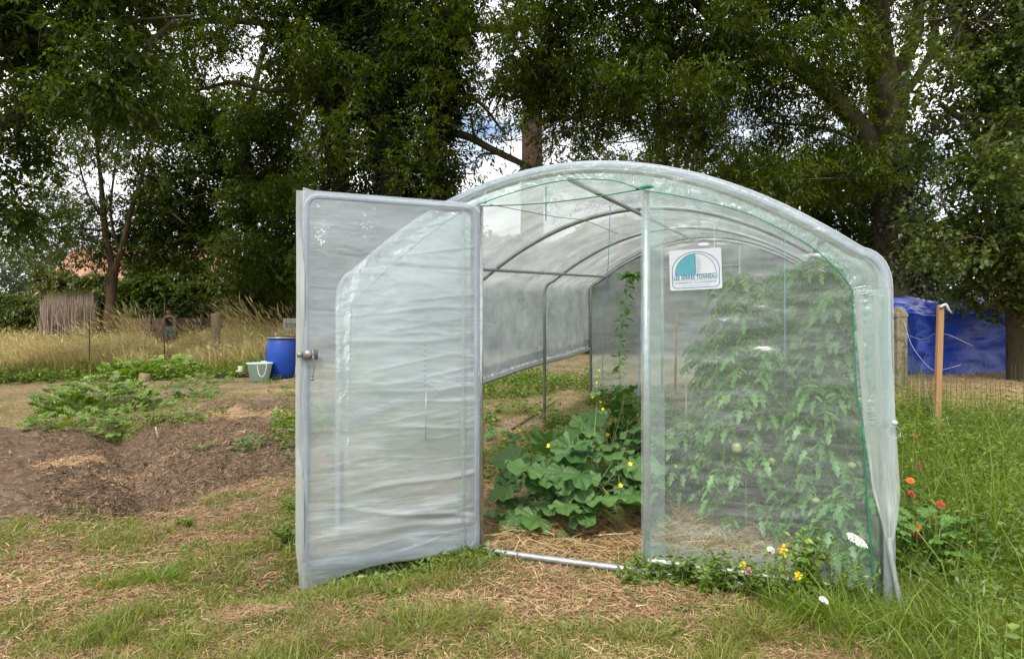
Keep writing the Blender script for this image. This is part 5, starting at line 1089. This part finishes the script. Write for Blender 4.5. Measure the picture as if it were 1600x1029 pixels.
def tree(name, label, trunks, cells, depth, leaf, size=.12, spray=.32, nsub=9, per=60, bark=None, thick=1.6, group=None, extra=(), aspect=.35, cat='tree', gap=.40, dscale=1.):
    """trunks: lists of (px, py, width px) at the depth; cells: list of (col, row) keys of DENS this tree fills"""
    global NS
    bark = bark or M_BARK; tr = MB(); lf = MB(); tw = MB(); pts = []
    for T in trunks:
        dd = T[0] if isinstance(T[0], (int, float)) else depth; Q = T[1:] if isinstance(T[0], (int, float)) else T
        P = [W(a, b, dd+(q[3] if len(q) > 3 else 0)) for q in Q for a, b in [q[:2]]]; r = [q[2]*dd/F/2 for q in Q]
        n = len(P); tube(tr, P, r, 12 if r[0] > .1 else 7, n=7, wob=.35); S_ = smoothpath(P, 7); rr = np.interp(np.linspace(0, 1, len(S_)), np.linspace(0, 1, n), r); pts += [(S_[i], rr[i]) for i in range(len(S_))]
    base = W(trunks[0][0][0] if not isinstance(trunks[0][0], (int, float)) else trunks[0][1][0], 0, depth); e = empty(name, (base[0], base[1], float(gz(base[0], base[1]))), label, cat, group)
    PT = np.array([p for p, r in pts]); PR = np.array([r for p, r in pts])
    allpos = []; allout = []
    for (ci, row, dn) in cells:
        cpx = -60+60*ci+30; m2 = (60/F*depth)**2; dn = dn/9.
        if dn <= 0: continue
        cc = W(cpx+rng.uniform(-12, 12), row+30+rng.uniform(-12, 12), depth+rng.normal(0, thick*.35)); R = 60/F*depth*.72
        n = int(per*m2*dn**1.4*8.6*dscale)+1; u = rdir(n)*(rng.random(n)**.4)[:, None]; p = cc+u*[R, thick, R]
        g = fbm(p[:, 0]*1.1, p[:, 1]*1.1, p[:, 2]*1.3, 13+len(label), 3); p = p[g > gap-.06+.17*(1-dn)]
        allpos.append(p)
        # a branch to this clump and twigs inside it
        j = np.argmin(np.linalg.norm(PT-cc, axis=1)+np.where(PT[:, 2] > cc[2]+.6, 1.5, 0)); a = PT[j]; br = min(PR[j]*.5, .05)
        if np.linalg.norm(cc-a) > .3: 
            md = (a+cc)/2+rng.normal(0, .25, 3)+[0, 0, .2]; tube(tw, [a, md, cc], [br, br*.6, .012], 6, n=5, cap=False)
        for k in range(int(5*dscale)+2):
            dd_ = rdir(1)[0]*[R, thick*.8, R]; tube(tw, [cc, cc+dd_*.5+rng.normal(0, .08, 3), cc+dd_+[0, 0, -.1]], [.013, .008, .004], 4, n=3, cap=False)
    for (cx_, cy_, rx, ry, rd, n) in extra:
        u = rdir(n)*(rng.random(n)**.45)[:, None]; allpos.append(W(cx_, cy_, depth)+u*[rx*depth/F, rd, ry*depth/F])
    p = np.concatenate(allpos); leaf_cluster(lf, p, nsub, size, spray, aspect); NS += len(p)*nsub
    tr.build('trunk', bark, e); lf.build('crown', leaf, e, smooth=False)
    if tw.n: tw.build('branches', M_TWIG, e)
    return e
def cells(cols, rows, f=1.):
    return [(c, r, int(DENS[r][c])*f) for r in rows for c in cols if int(DENS[r][c]) > 0]
top = [-180, -120, -60, 0, 60, 120]
# overhanging maple at the upper left, its trunk left of the frame
tree('overhanging_tree', 'broad tree outside the left frame whose long boughs hang across the upper left corner',
     [[(-90, 640, 70), (-95, 300, 60), (-80, 100, 50), (-60, -60, 40), (-40, -220, 22)], [(-90, 250, 26), (20, 185, 20), (115, 140, 15), (200, 108, 11), (235, 62, 9), (270, 30, 6)], [(-80, 100, 24), (60, 55, 14), (115, 46, 9), (190, 32, 6), (300, 22, 4)], [(-60, -60, 20), (100, -120, 12), (260, -160, 7)]],
     cells([0, 1, 2, 3, 4], top)+cells([0, 1], [180, 240, 300]), 13.5, M_L_MID, size=.13, per=60, thick=1.5, nsub=7, aspect=.45, spray=.26)
tree('slim_tree', 'slim forked tree with reddish bark standing before the reed screen and the tiled house',
     [[(172, 520, 17), (173, 440, 15), (176, 425, 15)], [(176, 430, 10), (165, 370, 10), (158, 300, 7), (150, 230, 5), (140, 170, 3)], [(176, 430, 11), (190, 385, 9), (203, 330, 7), (222, 270, 5), (240, 200, 3)], [(185, 395, 5), (172, 330, 4), (180, 250, 3), (190, 180, 2)], [(165, 350, 4), (135, 300, 3), (118, 240, 2)], [(203, 330, 4), (245, 320, 3), (290, 350, 2)]],
     cells([2, 3, 4], [120, 180, 240, 300], 1.8)+cells([1, 2, 3, 4], [300, 360], 1.), 22, M_L_PALE, size=.12, per=26, bark=M_BARKR, thick=1.6, gap=.45, spray=.3)
tree('dense_tree', 'dense green tree filling the background between slim tree and ivy clad trunks',
     [[(400, 540, 24), (395, 400, 22), (380, 250, 16), (400, 120, 9), (420, 40, 5)], [(390, 330, 10), (330, 240, 6), (290, 200, 4)], [(385, 300, 10), (450, 220, 6), (480, 160, 4)]],
     cells([5, 6, 7, 8], [120, 180, 240, 300])+cells([6, 7, 8], [360])+[(5, 350, 6)]+cells([7, 8], [420])+cells([4], [240], .8)+[(3, 360, 2), (4, 360, 5), (4, 300, 6)], 24, M_L_MID, size=.14, per=46, thick=2.2, nsub=7, spray=.32, aspect=.45, gap=.36)
tree('ivy_clad_tree', 'massive multi stemmed tree with dark ivy covered trunks left of the tunnel roof',
     [[(650, 600, 66), (628, 420, 62), (610, 280, 54), (592, 150, 44), (585, 20, 38), (580, -150, 28)], [(690, 600, 34), (688, 400, 34), (678, 240, 32), (700, 100, 26), (722, -50, 18)], [(528, 540, 30), (535, 360, 28), (518, 220, 26), (520, 80, 24), (530, -60, 18)], [(535, 300, 20), (520, 170, 20), (480, 70, 14), (450, -20, 10), (430, -120, 6)],
      [(540, 175, 16), (500, 60, 12), (420, 36, 11), (340, 30, 10), (285, 36, 8), (235, 60, 5)], [(518, 110, 10), (430, 140, 8), (360, 128, 6), (290, 140, 4), (225, 105, 3)], [(688, 205, 13), (730, 212, 12), (770, 233, 11), (815, 255, 9), (850, 275, 6)], [(700, 60, 14), (745, 42, 12), (800, 43, 12), (850, 20, 10), (900, -30, 7)], [(590, 130, 12), (660, 60, 8), (740, 10, 5)], [(700, 130, 8), (750, 160, 5), (790, 210, 3)]],
     cells([5, 6, 7, 8], [-180, -120, -60, 0, 60], 1.08)+cells([9, 10, 11, 12], top, .95)+cells([9, 10, 11], [180, 240, 300, 360, 420], .5)+cells([12, 13], [0, 60, 120, 180, 240, 300], .8)+cells([14], [0, 60, 120], 1.1)+[(15, 60, 9), (15, 120, 8), (14, 120, 6)], 19, M_L_ASH, size=.13, per=42, thick=2.0)
# the ivy itself, wrapped round those trunks
def ivy(label, path, d, rad, n, size=.10, mat=None):
    e = empty('ivy', (*W(path[0][0], 0, d)[:2], float(gz(*W(path[0][0], 0, d)[:2]))), label, 'ivy'); mb = MB(); P = smoothpath([W(a, b, d) for a, b in path], 10); i = rng.integers(0, len(P), n); u = rdir(n, -1, 1)*[1, 1, .8]
    g = fbm(P[i, 2]*1.3, np.arctan2(u[:, 1], u[:, 0])*1.2, 0, int(path[0][0])); pos = P[i]+u*(rad*(.55+.9*g)*(rng.random(n)**.3))[:, None]; X, Y, Z = frames(norm(u+[0, 0, -.8])); s = size*rng.uniform(.6, 1.2, n); scatter(mb, LEAF6_V, LEAF6_F, pos, X, Y, Z, np.stack([s, s*.95, s], 1)); mb.build('leaves', mat or M_L_DARK, e)
    st = MB(); 
    for k in range(5): q = rng.uniform(0, 6.28); tube(st, P[::6]+np.stack([np.cos(q+P[::6, 2]), np.sin(q+P[::6, 2]), 0*P[::6, 2]], 1)*rad*.5, .015, 5, cap=False)
    st.build('ivy_stems', M_BARK, e)
ivy('dark ivy sheathing the thickest central trunk', [(650, 520), (625, 400), (608, 270), (592, 150), (585, 0), (580, -120)], 19, 1.0, 26000)
ivy('dark ivy covering the right hand stem of the big tree', [(690, 520), (688, 400), (680, 240), (698, 110), (720, -40)], 19, .8, 17000)
ivy('dark ivy on the leftmost stem of the big tree', [(528, 520), (535, 360), (520, 220), (520, 80), (528, -50)], 19, .55, 11000)
# right hand giants
tree('big_right_tree', 'huge spreading tree at the right with a heavy limb arching over the tunnel',
     [[(1398, 560, 62), (1398, 440, 50), (1388, 300, 46), (1384, 190, 46), (1376, 80, 42), (1368, -30, 34), (1362, -170, 24)], [(1440, 560, 44), (1425, 420, 36), (1404, 310, 30), (1402, 200, 30), (1412, 110, 26), (1432, 50, 20), (1450, -60, 14)], [(1376, 250, 32), (1340, 190, 28), (1290, 135, 26), (1240, 95, 26), (1180, 62, 22), (1130, 40, 18), (1080, -10, 14), (1020, -80, 8)],
      [(1255, 100, 12), (1190, 98, 12), (1130, 112, 11), (1090, 128, 10), (1072, 150, 9), (1058, 200, 6)], [(1376, 100, 14), (1330, 25, 10), (1290, -40, 7)], [(1405, 160, 14), (1445, 105, 13), (1462, 60, 12), (1462, -60, 9)], [(1180, 62, 10), (1110, -30, 7), (1050, -100, 4)], [(1384, 60, 10), (1340, 40, 8), (1295, 48, 5)], [(1090, 120, 6), (1000, 90, 5), (930, 110, 3)], [(1370, 230, 8), (1290, 200, 6), (1200, 190, 4)]],
     cells([14, 15, 16, 17, 18, 19, 20, 21, 22, 23], top, .95)+cells([14, 15, 16, 18, 19, 20, 21, 22, 23], [180, 240], .8)+cells([24, 25], [-180, -120, -60, 0], .9), 17, M_L_ASH, size=.12, per=50, thick=2.2)
ivy('ivy and creeper round the leaning base of the big right tree', [(1425, 520), (1418, 420), (1402, 320), (1395, 230)], 17, .75, 9000, mat=M_L_DARK)
tree('hazel_thicket', 'dense leafy hazel thicket filling the space below the arching limb',
     [[(1180, 560, 20), (1175, 400, 14), (1160, 300, 8)], [(1280, 560, 18), (1290, 400, 12), (1300, 300, 7)], [(1120, 560, 14), (1100, 420, 9), (1090, 320, 5)]],
     cells([17, 18, 19, 20, 21, 22, 23, 24], [240, 300, 360, 420])+[(c, 480, 8) for c in range(16, 25)], 23, M_L_MID, size=.15, per=26, thick=2.4, nsub=7, aspect=.45, spray=.34, gap=.30)
tree('slender_grove_tree', 'pale distant tree with several thin upright stems above the tunnel roof',
     [[(1045, 560, 12), (1040, 280, 9), (1030, 180, 7), (1035, 60, 4)], [(1055, 560, 12), (1058, 260, 9), (1066, 180, 8), (1075, 90, 4)], [(1062, 560, 10), (1070, 280, 8), (1092, 190, 6), (1110, 110, 4)], [(1030, 400, 8), (1018, 250, 6), (1005, 180, 4)]],
     cells([16, 17, 18, 19], [60, 120, 180, 240], .7), 38, M_L_FAR, size=.2, per=12, thick=3, nsub=7, spray=.5, aspect=.45)
tree('edge_tree', 'ivy leaved nearer tree with lighter leaves along the right edge',
     [[(1610, 700, 60), (1595, 400, 50), (1570, 200, 40), (1510, 60, 26), (1475, -80, 16)], [(1585, 300, 22), (1520, 200, 12), (1470, 160, 8)], [(1545, 250, 26), (1590, 100, 18), (1620, -100, 10)]],
     cells([26, 27, 28], top+[180, 240, 300, 360, 420])+cells([25], [-60, 0, 60, 120, 180, 240, 300, 360], .8), 11, M_L_PALE, size=.075, per=125, thick=1.1, nsub=5, aspect=.75, spray=.2)
# hedges and far filling
def hedge(label, p0, p1, d, ytop, mat, n, name='hedge', size=.14, thick=1.2):
    a = W(p0, ytop, d); b = W(p1, ytop, d); zb_ = float(gz(a[0], d)); e = empty(name, ((a[0]+b[0])/2, d, zb_), label, 'hedge'); mb = MB(); x = rng.uniform(a[0], b[0], n); H = (a[2]-zb_)*(.72+.5*fbm(x*.45, 0*x, 0, int(p0) % 50)); k = rng.random(n)**.7; u = rng.normal(0, 1, n)
    pos = np.stack([x, d+thick*u*np.sqrt(1.02-k)*.7, zb_+H*k], 1); leaf_cluster(mb, pos, 7, size, .3, .5); mb.build('foliage', mat, e, smooth=False); st = MB()
    for q in range(14): xx = a[0]+(b[0]-a[0])*(q+.5)/14; tube(st, [(xx, d, zb_-.1), (xx+rng.normal(0, .2), d, zb_+(a[2]-zb_)*.7)], [.08, .02], 6, n=3)
    st.build('stems', M_BARK, e)
hedge('tall dark hedge behind the far board fence', 180, 660, 28.5, 430, M_L_MID, 15000, size=.16)
hedge('yellowing bushy shrub border under the tiled roof', 60, 330, 31, 418, M_L_YEL, 7500, size=.15)
hedge('taller yellow green shrub in front of the right end of the tiled roof', 200, 335, 30, 388, M_L_YEL, 4200, size=.15, thick=.8)
hedge('green shrub mass at the foot of the reed screen', -70, 170, 24, 455, M_L_PALE, 3500, size=.14)
hedge('distant dark hedge seen faintly through the tunnel film', 660, 1200, 30, 345, M_L_MID, 24000, size=.18)
hedge('low dark hedge behind the tarpaulin', 1350, 1680, 19, 470, M_L_MID, 9000, size=.13)
def farwood():
    mb = MB(); n = 26000; x = rng.uniform(-75, 75, n); d = rng.uniform(55, 75, n); H = 6+7*fbm(x*.12, 0*x, 0, 3); k = rng.random(n)**.8; leaf_cluster(mb, np.stack([x, d, .8+H*k], 1), 5, .45, .9, .5); mb.build('far_wood', M_L_FAR, smooth=False, kind='stuff', label='far belt of trees closing the view')
farwood()
print('leaflets', NS)
